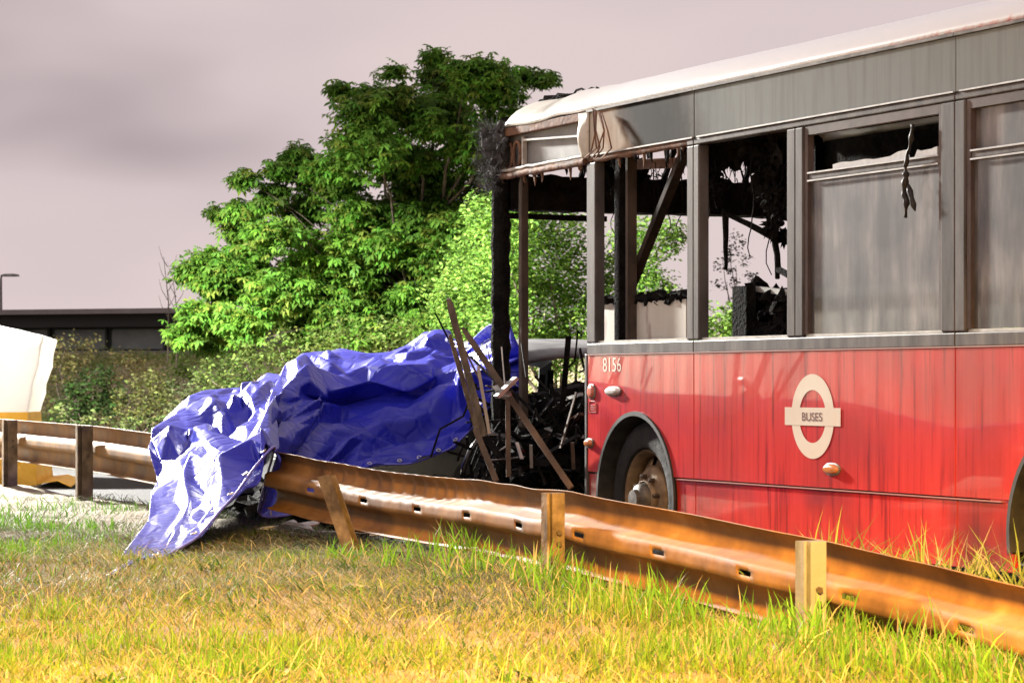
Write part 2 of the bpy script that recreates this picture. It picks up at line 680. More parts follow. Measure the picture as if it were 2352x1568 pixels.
dirt = mat('verge_soil', (0.17, 0.135, 0.085), (0.32, 0.26, 0.165), scale=2.3, rough=0.95, bump=0.6, bscale=28, detail=9, c3=(0.36, 0.29, 0.18))
ground = np_mesh('ground', V, F, dirt, smooth=True)
tag(ground, kind='structure')

asphalt = mat('asphalt', (0.026, 0.026, 0.027), (0.042, 0.042, 0.042), scale=7, rough=0.85, bump=0.25, bscale=120, detail=8, rough2=0.95, spec=0.2)
rb = MB()
RP = []
for p in np.linspace(-6.62, 1.18, 6):
    RP.append([up(u, p, 0.0) for u in np.linspace(-220, 60, 60)])
rb.grid(RP)
road = rb.build('road', asphalt)
tag(road, kind='structure')
kb = MB()
for p0, p1 in ((1.19, 1.31), (-6.75, -6.63)):
    kb = MB()
    kb.add([up(-120, p0, -0.1), up(40, p0, -0.1), up(40, p1, -0.1), up(-120, p1, -0.1),
            up(-120, p0, 0.115), up(40, p0, 0.115), up(40, p1, 0.115), up(-120, p1, 0.115)],
           [(0, 3, 2, 1), (4, 5, 6, 7), (0, 1, 5, 4), (1, 2, 6, 5), (2, 3, 7, 6), (3, 0, 4, 7)])
    kk = kb.build('kerb', mat('kerb_concrete', (0.22, 0.21, 0.19), (0.34, 0.33, 0.30), scale=6, rough=0.85), bevel=0.015)
    tag(kk, kind='structure')
line_m = mat('road_paint', (0.55, 0.55, 0.53), (0.75, 0.75, 0.73), scale=14, rough=0.6)
for k in range(12):
    lb = MB()
    u0 = -48 + k * 4.5
    lb.grid([[up(u0, -2.75, 0.005), up(u0 + 2.5, -2.75, 0.005)], [up(u0, -2.63, 0.005), up(u0 + 2.5, -2.63, 0.005)]])
    tag(lb.build('road_marking', line_m), kind='structure')
for p0 in (0.85, -6.2):
    lb = MB()
    lb.grid([[up(u, p0, 0.005) for u in np.linspace(-120, 30, 12)], [up(u, p0 + 0.1, 0.005) for u in np.linspace(-120, 30, 12)]])
    tag(lb.build('road_edge_line', line_m), kind='structure')

# ---------------------------------------------------------------- street lamps (the sources of the light)
pole_m = mat('lamp_column_grey', (0.12, 0.12, 0.125), (0.2, 0.2, 0.2), scale=8, rough=0.45, metal=0.6)


def street_lamp(base, arm_dir, h, arm, label, light=None, thick=0.06):
    root = empty('street_lamp', base)
    tag(root, label, 'street lamp', 'street lamps')
    d = Vector((arm_dir[0], arm_dir[1], 0)).normalized()
    b = MB(); b.tube([(0, 0, -0.2), (0, 0, 1.0), (0, 0, 1.02), (0, 0, h)], [thick * 1.5, thick * 1.5, thick, thick * 0.7], 12)
    b.build('column', pole_m, root, angle=40)
    b = MB(); b.tube([(0, 0, h - 0.04), d * (arm * 0.4) + Vector((0, 0, h + 0.06)), d * arm + Vector((0, 0, h + 0.08))], thick * 0.55, 10)
    b.build('bracket_arm', pole_m, root, angle=40)
    c = d * (arm + 0.3) + Vector((0, 0, h + 0.08))
    s = Vector((-d.y, d.x, 0))
    b = MB()
    prof = [(-0.36, 0.05, 0.05), (-0.2, 0.13, 0.09), (0.1, 0.16, 0.10), (0.34, 0.12, 0.07), (0.4, 0.03, 0.04)]
    rows = []
    for a, w, hh in prof:
        q = c + d * a
        rows.append([q + s * w, q + s * w * 0.8 + Vector((0, 0, hh * 0.8)), q + Vector((0, 0, hh)), q - s * w * 0.8 + Vector((0, 0, hh * 0.8)), q - s * w,
                     q - s * w * 0.9 - Vector((0, 0, 0.02)), q + s * w * 0.9 - Vector((0, 0, 0.02)), q + s * w])
    b.grid(rows)
    b.build('lantern', pole_m, root, angle=50)
    b = MB()
    b.add([c - d * 0.2 + s * 0.1 - Vector((0, 0, 0.026)), c + d * 0.28 + s * 0.1 - Vector((0, 0, 0.026)),
           c + d * 0.28 - s * 0.1 - Vector((0, 0, 0.026)), c - d * 0.2 - s * 0.1 - Vector((0, 0, 0.026))], [(0, 1, 2, 3)])
    if light:
        col, watt, cone, blend = light
        b.build('lens', emit_mat('lit_lens', col, 8.0), root)
        ld = bpy.data.lights.new('lamp_light', 'SPOT')
        ld.energy = watt
        ld.color = col
        ld.spot_size = R(cone)
        ld.spot_blend = blend
        ld.shadow_soft_size = 0.6
        lo = bpy.data.objects.new('lamp_light', ld)
        link(lo, root)
        lo.location = c - Vector((0, 0, 0.1))
    else:
        b.build('lens', mat('unlit_lens', (0.3, 0.3, 0.28), rough=0.2), root)
    return root


street_lamp(up(-17.0, 5.0, 0.3), (-PX, -PY), 7.6, 0.9, 'tall street lamp with a white lit lantern on the verge left of the tent',
            ((1.0, 0.97, 0.90), WHITE_LAMP_W, 162, 0.3))
street_lamp((-1.0, 0.6, 0.3), (0.9, 0.6), 4.4, 0.9, 'short orange sodium street lamp standing on the near verge in the foreground grass',
            ((1.0, 0.53, 0.09), SODIUM_LAMP_W, 152, 0.22))
street_lamp(img(2, 720, 112) - Vector((0, 0, 1.6)), (1, -0.1), 1.6 + 1.44, 0.06, 'distant dark street lamp above the low building at the left edge', None, thick=0.07)

# ---------------------------------------------------------------- board fence beyond the verge (left, mirrored in the bus side)
fen = empty('board_fence', up(-14, 7.0, 0.25))
tag(fen, 'tall pale upright board fence along the back of the verge', 'fence')
fm = mat('fence_board', (0.20, 0.18, 0.145), (0.30, 0.28, 0.23), scale=2, rough=0.8, stretch=(1, 1, 0.2))
fr = mat('fence_rail_dark', (0.05, 0.045, 0.04), rough=0.8)
fo = fen.location
for k in range(76):
    a = up(-28 + k * 0.36, 7.0, 0.25) - fo
    b2 = up(-28 + k * 0.36 + 0.27 + random.uniform(-0.03, 0.015), 7.0, 0.25) - fo
    nrm = Vector((PX, PY, 0)) * 0.02
    t0 = random.uniform(-0.02, 0.02)
    h = 1.72 + t0
    q = MB()
    q.add([a, b2, b2 + nrm, a + nrm, a + Vector((0, 0, h)), b2 + Vector((0, 0, h)), b2 + nrm + Vector((0, 0, h)), a + nrm + Vector((0, 0, h))],
          [(0, 3, 2, 1), (4, 5, 6, 7), (0, 1, 5, 4), (1, 2, 6, 5), (2, 3, 7, 6), (3, 0, 4, 7)])
    q.build('board', fm, fen)
q = MB()
q.bar(up(-28.2, 6.95, 0.25 + 1.78) - fo, up(-0.4, 6.95, 0.25 + 1.78) - fo, 0.06, 0.09)
q.build('top_rail', fr, fen)
q = MB()
q.bar(up(-28.2, 7.06, 0.25 + 0.5) - fo, up(-0.4, 7.06, 0.25 + 0.5) - fo, 0.06, 0.09)
q.build('back_rail', fr, fen)

# ---------------------------------------------------------------- low building behind the bank
bld = empty('flat_roofed_building', (0, 0, 0))
tag(bld, 'long low dark grey building with flat overhanging roof behind the bank', 'building')
A, B2 = img(-160, 760, 80), img(640, 760, 76)
dv = (B2 - A); dv.z = 0
dn = dv.normalized()
bk = Vector((-dn.y, dn.x, 0))


def bl(s, d, z):
    q = A + dn * s + bk * d
    return Vector((q.x, q.y, z))


L = dv.length


def bbox(name, s0, s1, d0, d1, z0, z1, m, parent=bld):
    q = MB()
    q.add([bl(s0, d0, z0), bl(s1, d0, z0), bl(s1, d1, z0), bl(s0, d1, z0), bl(s0, d0, z1), bl(s1, d0, z1), bl(s1, d1, z1), bl(s0, d1, z1)],
          [(0, 3, 2, 1), (4, 5, 6, 7), (0, 1, 5, 4), (1, 2, 6, 5), (2, 3, 7, 6), (3, 0, 4, 7)])
    return q.build(name, m, parent)


zr = CAMZ + 168 / FPX * 78
bbox('wall', 0, L, 0.6, 7, 0.6, zr - 0.45, mat('building_dark_wall', (0.07, 0.085, 0.08), rough=0.8))  # wall in one even dark grey-green
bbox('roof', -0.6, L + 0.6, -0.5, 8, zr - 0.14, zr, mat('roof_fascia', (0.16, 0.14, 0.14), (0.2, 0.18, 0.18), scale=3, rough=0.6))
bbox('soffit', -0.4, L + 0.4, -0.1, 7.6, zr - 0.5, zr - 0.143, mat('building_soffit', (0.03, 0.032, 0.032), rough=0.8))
for k in range(6):
    bbox('wall_panel', 0.1 + k * L / 6, (k + 1) * L / 6 - 0.06, 0.5, 0.58, zr - 1.12, zr - 0.56,
         mat('building_panel', (0.15, 0.18, 0.18), (0.2, 0.23, 0.23), scale=2, rough=0.5))
    bbox('post', (k + 1) * L / 6 - 0.05, (k + 1) * L / 6 + 0.01, 0.35, 0.47, 0.6, zr - 0.52, mat('building_post', (0.03, 0.035, 0.035), rough=0.7))
bbox('plinth', -0.2, L + 0.2, 0.3, 0.62, 0.6, zr - 1.17, mat('building_plinth', (0.2, 0.2, 0.19), rough=0.8))

# ================================================================= BUS
bus = empty('burnt_bus', (OX, OY, 0), math.atan2(UY, UX))
tag(bus, 'burnt-out red single-decker bus with smashed front and white emblem on its side', 'bus')
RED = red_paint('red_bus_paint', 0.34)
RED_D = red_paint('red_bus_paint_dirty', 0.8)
FRAME = mat('window_frame_grey', (0.06, 0.05, 0.046), (0.185, 0.165, 0.155), scale=2.4, rough=0.45, stretch=(3, 1, 0.6), detail=6, c3=(0.29, 0.28, 0.265), spec=0.25)
CHAR = mat('charred', (0.006, 0.006, 0.006), (0.022, 0.02, 0.018), scale=9, rough=0.9, bump=0.9, bscale=45, spec=0.08)
RUSTY = mat('heat_rusted_steel', (0.09, 0.04, 0.025), (0.30, 0.15, 0.08), scale=7, rough=0.75, bump=0.4, c3=(0.45, 0.38, 0.30))
ALU = mat('bare_aluminium_edge', (0.50, 0.49, 0.46), (0.7, 0.69, 0.66), scale=10, rough=0.35, metal=0.5)
UPPER = upper_panel_mat()
ROOF = roof_mat()
GLASS = soot_glass()
RUBBER = mat('black_rubber', (0.012, 0.012, 0.012), (0.03, 0.028, 0.026), scale=9, rough=0.8, bump=0.3)
BLEN, BW = 8.9, 2.42
WH = [(2.055, 0.455), (6.36, 0.455)]
AR = 0.505


def arch_outline(u0, u1, z0, z1):
    pts = [(u0, z0)]
    for cu, cz in WH:
        if u0 < cu < u1 and z0 < cz + AR:
            dz = z0 - cz
            a0 = math.asin(max(-1, min(1, dz / AR)))
            top_ok = z1 >= cz + AR
            if top_ok:
                for k in range(25):
                    a = math.pi - a0 - (math.pi - 2 * a0) * k / 24
                    pts.append((cu + AR * math.cos(a), cz + AR * math.sin(a)))
    pts += [(u1, z0), (u1, z1), (u0, z1)]
    return pts


seams = [1.405, 2.784, 5.418, BLEN]
for i in range(3):
    q = MB(); q.prism(arch_outline(seams[i] + 0.003, seams[i + 1] - 0.003, 0.597, 1.292), 0.0, 0.03)
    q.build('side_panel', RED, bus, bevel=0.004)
# skirts below, cut back to the wheel arches
for a, b_ in ((1.408, 2.055 - 0.49), (2.055 + 0.49, 2.781), (2.787, 5.415), (5.421, 6.36 - 0.49), (6.36 + 0.49, BLEN)):
    zs = 0.27
    pl, pr = [], []
    c0 = next((c for c, _ in WH if abs(c - 0.49 - b_) < 1e-3), None)
    c1 = next((c for c, _ in WH if abs(c + 0.49 - a) < 1e-3), None)
    pts = []
    if c1 is not None:
        for k in range(7):
            z = 0.585 - (0.585 - zs) * k / 6
            pts.append((c1 + math.sqrt(max(0, AR ** 2 - (z - 0.455) ** 2)), z))
    else:
        pts += [(a, 0.585), (a, zs)]
    if c0 is not None:
        for k in range(7):
            z = zs + (0.585 - zs) * k / 6
            pts.append((c0 - math.sqrt(max(0, AR ** 2 - (z - 0.455) ** 2)), z))
    else:
        pts += [(b_, zs), (b_, 0.585)]
    q = MB(); q.prism(pts, 0.012, 0.04)
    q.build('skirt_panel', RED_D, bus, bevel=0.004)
q = MB(); q.box(2.565, 5.8, -0.002, 0.012, 0.586, 0.592)
q.build('trim_strip', mat('pale_trim', (0.42, 0.16, 0.13), rough=0.5), bus)
# front upright edge of the body
q = MB(); q.box(1.375, 1.404, -0.004, 0.05, 0.27, 1.30)
q.build('door_edge_trim', mat('door_edge_grey', (0.10, 0.09, 0.085), rough=0.5), bus, bevel=0.004)
# wheel arch trims and wells
for cu, cz in WH:
    rows = []
    for k in range(33):
        a = math.pi * 1.06 - math.pi * 1.12 * k / 32
        c, s = math.cos(a), math.sin(a)
        rows.append([(cu + r_ * c, y, cz + r_ * s) for r_, y in ((AR + 0.004, 0.0), (AR + 0.002, -0.012), (AR - 0.022, -0.012), (AR - 0.026, 0.03), (AR - 0.026, 0.5))])
    q = MB(); q.grid(rows)
    q.build('wheel_arch', mat('arch_rubber', (0.02, 0.019, 0.018), (0.05, 0.045, 0.04), scale=12, rough=0.6), bus, angle=40)
    # wheel
    w = 0.14
    tyre = MB()
    tyre.lathe([(0.29, 0.09), (0.30, 0.06), (0.33, 0.05), (0.40, 0.055), (0.44, 0.075), (0.455, 0.11), (0.455, 0.30), (0.43, 0.33), (0.30, 0.33)], (cu, 0, cz), 40)
    ty = tyre.build('tyre', RUBBER, bus, angle=45)
    rim = MB()
    # steel disc with hand holes
    n = 48
    holes = 8
    rim.lathe([(0.29, 0.085), (0.285, 0.075), (0.272, 0.085), (0.268, 0.12), (0.255, 0.155)], (cu, 0, cz), n)
    rim.lathe([(0.195, 0.13), (0.18, 0.10), (0.15, 0.085), (0.11, 0.085), (0.105, 0.05)], (cu, 0, cz), n)
    # spokes ring between r .195 and .255 with gaps
    vs_, fs = [], []
    for k in range(n):
        for r_, y in ((0.195, 0.13), (0.255, 0.155)):
            a = 2 * math.pi * k / n
            vs_.append((cu + r_ * math.cos(a), y, cz + r_ * math.sin(a)))
    for k in range(n):
        if k % 6 in (0, 1):
            continue
        k2 = (k + 1) % n
        fs.append((2 * k, 2 * k2, 2 * k2 + 1, 2 * k + 1))
    rim.add(vs_, fs)
    ro = rim.build('rim', mat('rusty_wheel', (0.16, 0.10, 0.06), (0.34, 0.24, 0.14), scale=9, rough=0.6, metal=0.3, bump=0.3), ty, angle=50, solid=0.006)
    hb = MB()
    hb.lathe([(0.10, 0.08), (0.092, 0.03), (0.085, 0.015), (0.06, 0.005), (0.055, -0.02), (0.0, -0.022)], (cu, 0, cz), 24)
    hb.build('hub', mat('hub_metal', (0.05, 0.042, 0.035), (0.18, 0.15, 0.12), scale=14, rough=0.6, metal=0.2), ty, angle=50)
    for k in range(8):
        a = 2 * math.pi * k / 8 + 0.2
        nb = MB()
        nb.lathe([(0.014, 0.09), (0.014, 0.055), (0.008, 0.045), (0.0, 0.045)], (cu + 0.135 * math.cos(a), 0, cz + 0.135 * math.sin(a)), 6)
        nb.build('wheel_nut', mat('nut_metal', (0.12, 0.09, 0.07), rough=0.5, metal=0.5), ty)

# window band
pill = [(1.405, 1.525, True), (2.705, 2.784, False), (2.788, 2.852, True), (3.83, 3.918, False), (3.922, 4.0, True), (5.30, 5.418, False), (5.422, 5.505, True),
        (6.80, 6.96, False), (8.2, BLEN, False)]
for a, b_, lite in pill:
    q = MB(); q.box(a, b_, -0.004 if not lite else -0.006, 0.06, 1.365, 2.44)
    q.build('window_pillar', FRAME, bus, bevel=0.008)
for i in range(3):
    q = MB(); q.box(seams[i] + 0.002, seams[i + 1] - 0.002, -0.003, 0.07, 1.297, 1.362)
    q.build('sill_rail', FRAME, bus, bevel=0.006)
    q = MB(); q.box(max(seams[i], 2.70) + 0.002 if i == 0 else seams[i] + 0.002, seams[i + 1] - 0.002, -0.003, 0.07, 2.443, 2.478)
    q.build('header_rail', FRAME, bus, bevel=0.006)
    q = MB(); q.box(seams[i] + 0.003 - (0.03 if i == 0 else 0), seams[i + 1] - 0.003, 0.002, 0.03, 2.482, 2.742)
    q.build('upper_panel', UPPER, bus, bevel=0.004)
    q = MB(); q.box(seams[i] + 0.05, seams[i + 1] - 0.003, -0.012, 0.0, 2.479, 2.487)
    q.build('drip_rail', ALU, bus)
    q = MB(); q.box(seams[i] + 0.003, seams[i + 1] - 0.003, -0.012, 0.004, 2.743, 2.757)
    q.build('gutter', mat('gutter_dark', (0.09, 0.085, 0.08), (0.3, 0.28, 0.26), scale=6, rough=0.6), bus)
# red/grey joint highlight strip
q = MB(); q.box(1.41, BLEN, -0.008, 0.0, 1.2925, 1.2975)
q.build('waist_strip', mat('waist_strip_pink', (0.6, 0.35, 0.32), rough=0.4), bus)
# glazing bead inside each opening
for a, b_ in ((1.525, 2.705), (2.852, 3.83), (4.0, 5.30), (5.505, 6.80), (6.96, 8.2)):
    q = MB(); q.box(a + 0.004, b_ - 0.004, 0.012, 0.03, 1.363, 1.377)
    q.build('glazing_bead', ALU, bus)
    if a > 3.9:
        q = MB(); q.box(a + 0.003, a + 0.035, 0.004, 0.04, 1.378, 2.44); q.build('window_seal', mat('seal_brown', (0.09, 0.065, 0.055), (0.15, 0.11, 0.10), scale=6, rough=0.6), bus)
        q = MB(); q.box(b_ - 0.03, b_ - 0.003, 0.004, 0.04, 1.378, 2.44); q.build('window_seal', MATS['seal_brown'], bus)
        q = MB(); q.box(a + 0.036, b_ - 0.031, 0.004, 0.04, 2.395, 2.44); q.build('window_seal', MATS['seal_brown'], bus)
# hopper transoms and panes
for a, b_ in ((4.036, 5.268), (5.541, 6.768), (6.996, 8.168)):
    q = MB(); q.box(a, b_, 0.008, 0.05, 2.165, 2.205)
    q.build('transom', FRAME, bus, bevel=0.004)
    q = MB(); q.box(a, b_, -0.001, 0.007, 2.196, 2.204)
    q.build('transom_edge', ALU, bus)
    q = MB(); q.box(a, b_, -0.001, 0.007, 2.156, 2.164)
    q.build('transom_edge', ALU, bus)
    q = MB(); q.box(a + 0.001, b_ - 0.001, 0.024, 0.030, 1.379, 2.16)
    q.build('window_pane', GLASS, bus)
    if a > 5:
        q = MB(); q.box(a + 0.001, b_ - 0.001, 0.034, 0.040, 2.206, 2.394)
        q.build('hopper_pane', GLASS, bus)
        q = MB(); q.box(a + 0.16, b_ - 0.1, 0.046, 0.052, 2.215, 2.37)
        q.build('hopper_backing', mat('hopper_film', (0.28, 0.29, 0.28), (0.36, 0.37, 0.35), scale=3, rough=0.5), bus)
# jagged leftover of the hopper glass in the third window; blown highlight painted white
pts = []
us = np.linspace(4.25, 5.22, 40)
for k, u in enumerate(us):
    h = 0.012 + 0.035 * max(0, (vn(u * 9, 0.3, 4) - 0.25)) + 0.02 * (k / 39)
    if 0.72 < k / 39 < 0.80:
        h = 0.003
    pts.append((u, 2.207 + h))
q = MB(); q.prism([(us[0], 2.206)] + [(us[-1], 2.206)] + pts[::-1], 0.026, 0.034)
q.build('broken_glass_edge', mat('highlight_white_glass', (0.72, 0.74, 0.72), (0.85, 0.86, 0.85), scale=30, rough=0.3), bus)

# roof: nearside cove, crown, offside cove
prof = [(0.0, 2.757), (0.014, 2.785), (0.04, 2.815), (0.08, 2.843), (0.13, 2.866), (0.20, 2.888), (0.32, 2.908), (0.55, 2.926), (BW / 2, 2.938)]
prof = [(y, 2.757 + (z - 2.757) * 1.22) for y, z in prof]
prof = prof + [(BW - y, z) for y, z in prof[::-1][1:]]
rows = []
for u in list(np.linspace(0.0, 0.22, 8)) + list(np.linspace(0.3, 1.4, 16)) + list(np.linspace(1.5, BLEN, 60)):
    fr_ = 1 - math.sqrt(max(0, 1 - (1 - min(1, u / 0.22)) ** 2))
    row = []
    for y, z in prof:
        yy = y + (BW / 2 - y) * 0.10 * fr_
        zz = z - 0.09 * fr_ * (1 if z > 2.8 else 0.3)
        sag = 0.018 * (mnoise.noise(Vector((u * 2.2, y * 2, 0.3)))) * (1 if u < 1.6 else 0.15)
        row.append((u + 0.02, yy, zz + sag))
    rows.append(row)
q = MB(); q.grid(rows)
q.build('roof', ROOF, bus, angle=60, solid=0.012)
# charred ceiling under the roof skin
q = MB(); q.box(0.6, BLEN - 0.05, 0.06, BW - 0.06, 2.80, 2.83)
q.build('ceiling', CHAR, bus)
# header over the doorway: recessed display, frame rails, lower rusted rail
q = MB()
q.prism([(0.03, 2.46), (1.36, 2.46), (1.36, 2.74), (0.03, 2.74)], 0.055, 0.075)
q.build('display_backing', mat('burnt_display', (0.20, 0.20, 0.195), (0.34, 0.34, 0.33), scale=4, rough=0.4, c3=(0.5, 0.48, 0.45)), bus)
q = MB(); q.box(0.03, 1.33, 0.0, 0.05, 2.70, 2.752)
q.build('display_top_rail', RUSTY, bus, bevel=0.006)
for (a, b_, z0, z1, m_) in ((0.0, 1.38, 2.43, 2.475, RUSTY), (0.04, 1.36, 2.478, 2.50, mat('pale_burnt_trim', (0.45, 0.40, 0.34), (0.65, 0.62, 0.56), scale=9, rough=0.5))):
    P = []
    for k in range(30):
        u = a + (b_ - a) * k / 29
        dz = 0.012 * mnoise.noise(Vector((u * 7, z0, 1)))
        P.append((u, 0.0, (z0 + z1) / 2 + dz))
    q = MB(); q.tube(P, [(z1 - z0) / 2 * (1 + 0.3 * mnoise.noise(Vector((p_[0] * 13, 0, 2)))) for p_ in P], 8)
    q.build('door_header_rail', m_, bus, angle=60)
q = MB(); q.bar((0.42, 0.03, 2.66), (1.30, 0.03, 2.615), 0.03, 0.012); q.build('display_strip', MATS['pale_burnt_trim'], bus)
q = MB(); q.bar((0.40, 0.035, 2.50), (0.40, 0.035, 2.68), 0.03, 0.02); q.build('display_strip', MATS['pale_burnt_trim'], bus)
for cu in (0.17, 0.30):
    P = [(cu + 0.055 * math.cos(t), 0.03, 2.575 + 0.085 * math.sin(t)) for t in np.linspace(0, 2 * math.pi, 18)]
    q = MB(); q.tube(P, 0.012, 6); q.build('melted_ring', RUSTY, bus, smooth=True)
for k in range(34):
    u_ = random.uniform(0.05, 2.65)
    ln_ = random.uniform(0.02, 0.09)
    q = MB(); q.tube([(u_, 0.01, 2.44), (u_ + random.uniform(-0.01, 0.01), 0.012, 2.44 - ln_ * 0.6), (u_ + random.uniform(-0.02, 0.02), 0.012, 2.44 - ln_)], [0.012, 0.008, 0.002], 5)
    q.build('header_drip', random.choice([CHAR, CHAR, RUSTY]), bus, smooth=True)
# white blistered corner piece where the upper panel begins
rows = []
for k in range(10):
    t = k / 9
    rows.append([(1.30 + 0.14 * s_ ** 1.5 + 0.05 * (1 - t) * (1 - s_), -0.035 * math.sin(math.pi * s_) * math.sin(math.pi * min(1, t * 1.1)) - 0.006, 2.47 + 0.275 * t) for s_ in np.linspace(0, 1, 8)])
q = MB(); q.grid(rows); q.build('blistered_panel_end', mat('blistered_cream', (0.62, 0.56, 0.46), (0.72, 0.67, 0.58), scale=5, rough=0.5, c3=(0.38, 0.22, 0.12), lo=0.4, hi=0.56), bus, smooth=True, solid=0.006)

# window one lintel, rusted, and hanging strips
P = [(1.40 + 1.36 * k / 20, 0.02, 2.462 + 0.012 * mnoise.noise(Vector((k * 0.6, 0, 0)))) for k in range(21)]
q = MB(); q.tube(P, 0.022, 7); q.build('burnt_lintel', RUSTY, bus, smooth=True)

# bare front corner pillar, charred, with door pole and far corner
q = MB()
P = [(0.06 + 0.012 * mnoise.noise(Vector((0, k * 0.7, 0))), 0.02 + 0.012 * mnoise.noise(Vector((3, k * 0.7, 0))), 0.35 + 2.15 * k / 30) for k in range(31)]
q.tube(P, [0.062 * (1 + 0.28 * mnoise.noise(Vector((5, k * 0.9, 2)))) for k in range(31)], 8)
q.build('front_corner_pillar', CHAR, bus, angle=60)
q = MB(); q.bar((0.33, 0.06, 0.4), (0.33, 0.06, 2.44), 0.05, 0.05); q.build('door_pole', mat('door_pole_brown', (0.05, 0.035, 0.025), (0.10, 0.07, 0.05), scale=6, rough=0.7), bus, bevel=0.006)
# near-side inner uprights at first window
for x0, w_, m_ in ((1.57, 0.07, CHAR), (1.72, 0.03, MATS['door_pole_brown'])):
    q = MB(); q.box(x0, x0 + w_, 0.10, 0.16, 0.4, 2.78); q.build('inner_upright', m_, bus)
q = MB(); q.bar(on_side(1575, 345, 0.09), on_side(1447, 662, 0.22), 0.055, 0.05); q.build('fallen_brace', mat('brace_burnt', (0.02, 0.016, 0.013), (0.08, 0.055, 0.045), scale=4, rough=0.8, spec=0.1), bus, bevel=0.005)
# inner panel low in first window
a_, b_ = on_side(1378, 790, 0.16), on_side(1576, 672, 0.16)
q = MB(); q.box(a_.x, b_.x, 0.16, 0.18, 1.15, 1.605)
q.build('inner_panel', mat('scorched_cream_panel', (0.66, 0.61, 0.52), (0.70, 0.66, 0.58), scale=2.6, rough=0.6, stretch=(1.5, 1, 0.6), lo=0.4, hi=0.54, c3=(0.24, 0.11, 0.07)), bus, bevel=0.004)
q = MB()
for k in range(16):
    t = k / 15
    lump(q, (a_.x + 0.03 + (b_.x - a_.x) * t, 0.19, 1.62), (0.06, 0.05, 0.022 + 0.02 * random.random()), k, 0.6, 2)
o = q.build('ash_ridge', CHAR, bus); tag(o, kind='stuff')
# inner black bulk in second window: seat block, partition, wheel box
q = MB(); q.box(2.86, 3.02, 0.2, 0.26, 0.4, 1.66); q.build('partition', CHAR, bus)
q = MB(); q.box(2.9, 4.6, 0.25, 0.75, 0.4, 1.44); q.build('wheel_box', CHAR, bus, bevel=0.03)
q = MB()
for k in range(26):
    c = on_side(1768 + random.uniform(-35, 30), 715 + random.uniform(-50, 60), 0.35 + random.uniform(-0.1, 0.1))
    lump(q, c, (0.05, 0.05, 0.05), k + 40, 0.8, 2)
o = q.build('burnt_seat_rubble', CHAR, bus); tag(o, kind='stuff')
q = MB(); q.bar(on_side(1735, 663, 0.3), on_side(1812, 672, 0.3), 0.03, 0.03); q.build('seat_rail', ALU, bus)
# front header beam (burnt out windscreen top) across the front, ragged
rows = []
for v in np.linspace(0.02, BW - 0.02, 60):
    top = 2.455 + 0.03 * mnoise.noise(Vector((v * 8, 1, 0))) + 0.02 * mnoise.noise(Vector((v * 21, 1, 0)))
    bot = 2.235 + 0.012 * mnoise.noise(Vector((v * 9, 4, 0)))
    rows.append([(0.02, v, top), (0.02, v, bot), (0.22, v, bot), (0.22, v, top), (0.02, v, top)])
q = MB(); q.grid(rows); q.build('front_header_beam', CHAR, bus)
q = MB(); q.bar((0.1, 0.03, 2.20), (0.1, 0.75, 2.195), 0.04, 0.035); q.build('front_lower_rail', CHAR, bus)
q = MB(); q.bar((0.05, BW - 0.05, 0.35), (0.05, BW - 0.05, 2.8), 0.1, 0.1); q.build('front_corner_pillar', CHAR, bus)
# roof bows and collapsed trim up front
for k in range(7):
    v = 0.25 + k * 0.3
    q = MB(); q.tube([(0.15, v, 2.46), (0.3, v + 0.02, 2.7), (0.65, v, 2.83)], 0.02, 6); q.build('roof_stub', CHAR, bus)
for x0, y0, x1, y1, v in ((1420, 375, 1560, 368, 0.3), (1425, 385, 1555, 380, 0.28)):
    q = MB(); q.bar(on_side(x0, y0, v), on_side(x1, y1, v), 0.03, 0.03); q.build('ceiling_rail', mat('pinkish_burnt_rail', (0.30, 0.16, 0.14), (0.38, 0.22, 0.2), scale=8, rough=0.6), bus)
# far side of the bus
q = MB(); q.box(0.1, BLEN, BW - 0.03, BW, 0.27, 1.2); q.build('offside_panel', RED_D, bus)
q = MB(); q.box(0.1, BLEN, BW - 0.034, BW, 2.44, 2.76); q.build('offside_upper_panel', CHAR, bus)
for u in (1.3, 2.5, 3.9, 5.3, 6.7, 8.2):
    q = MB(); q.box(u, u + 0.16, BW - 0.08, BW, 1.2, 2.44); q.build('offside_pillar', CHAR, bus)
q = MB(); q.box(1.46, BLEN - 0.03, 0.042, 0.05, 0.985, 1.36); q.build('inner_lining', CHAR, bus)
q = MB(); q.box(0.25, BLEN, 0.06, BW - 0.05, 0.32, 0.38); q.build('bus_floor', CHAR, bus)
q = MB(); q.box(BLEN - 0.04, BLEN, 0.0, BW, 0.27, 2.76); q.build('rear_wall', RED_D, bus)
# burnt seats along the saloon
for k in range(5):
    for v in (0.35, 1.75):
        u = 4.3 + k * 0.85
        q = MB(); q.box(u, u + 0.06, v, v + 0.85, 0.75, 1.36 if k < 2 else 1.5); q.box(u - 0.4, u, v, v + 0.85, 0.72, 0.78)
        q.build('burnt_seat', CHAR, bus)
# hanging wires, strips and drips
WIRE = CHAR


def hang(x, y0, y1, v, r_=0.006, sway=0.04, name='hanging_wire', m_=None, seed=None):
    a, b2 = on_side(x, y0, v), on_side(x, y1, v)
    s_ = random.random() * 50 if seed is None else seed
    P = []
    for k in range(12):
        t = k / 11
        q_ = a.lerp(b2, t)
        P.append((q_.x + sway * t * mnoise.noise(Vector((s_, t * 3, 0))) * 2, q_.y + sway * t * mnoise.noise(Vector((s_, t * 3, 5))), q_.z))
    q2 = MB(); q2.tube(P, [r_ * (1 - 0.5 * k / 11) for k in range(12)], 5)
    return q2.build(name, m_ or WIRE, bus, smooth=True)


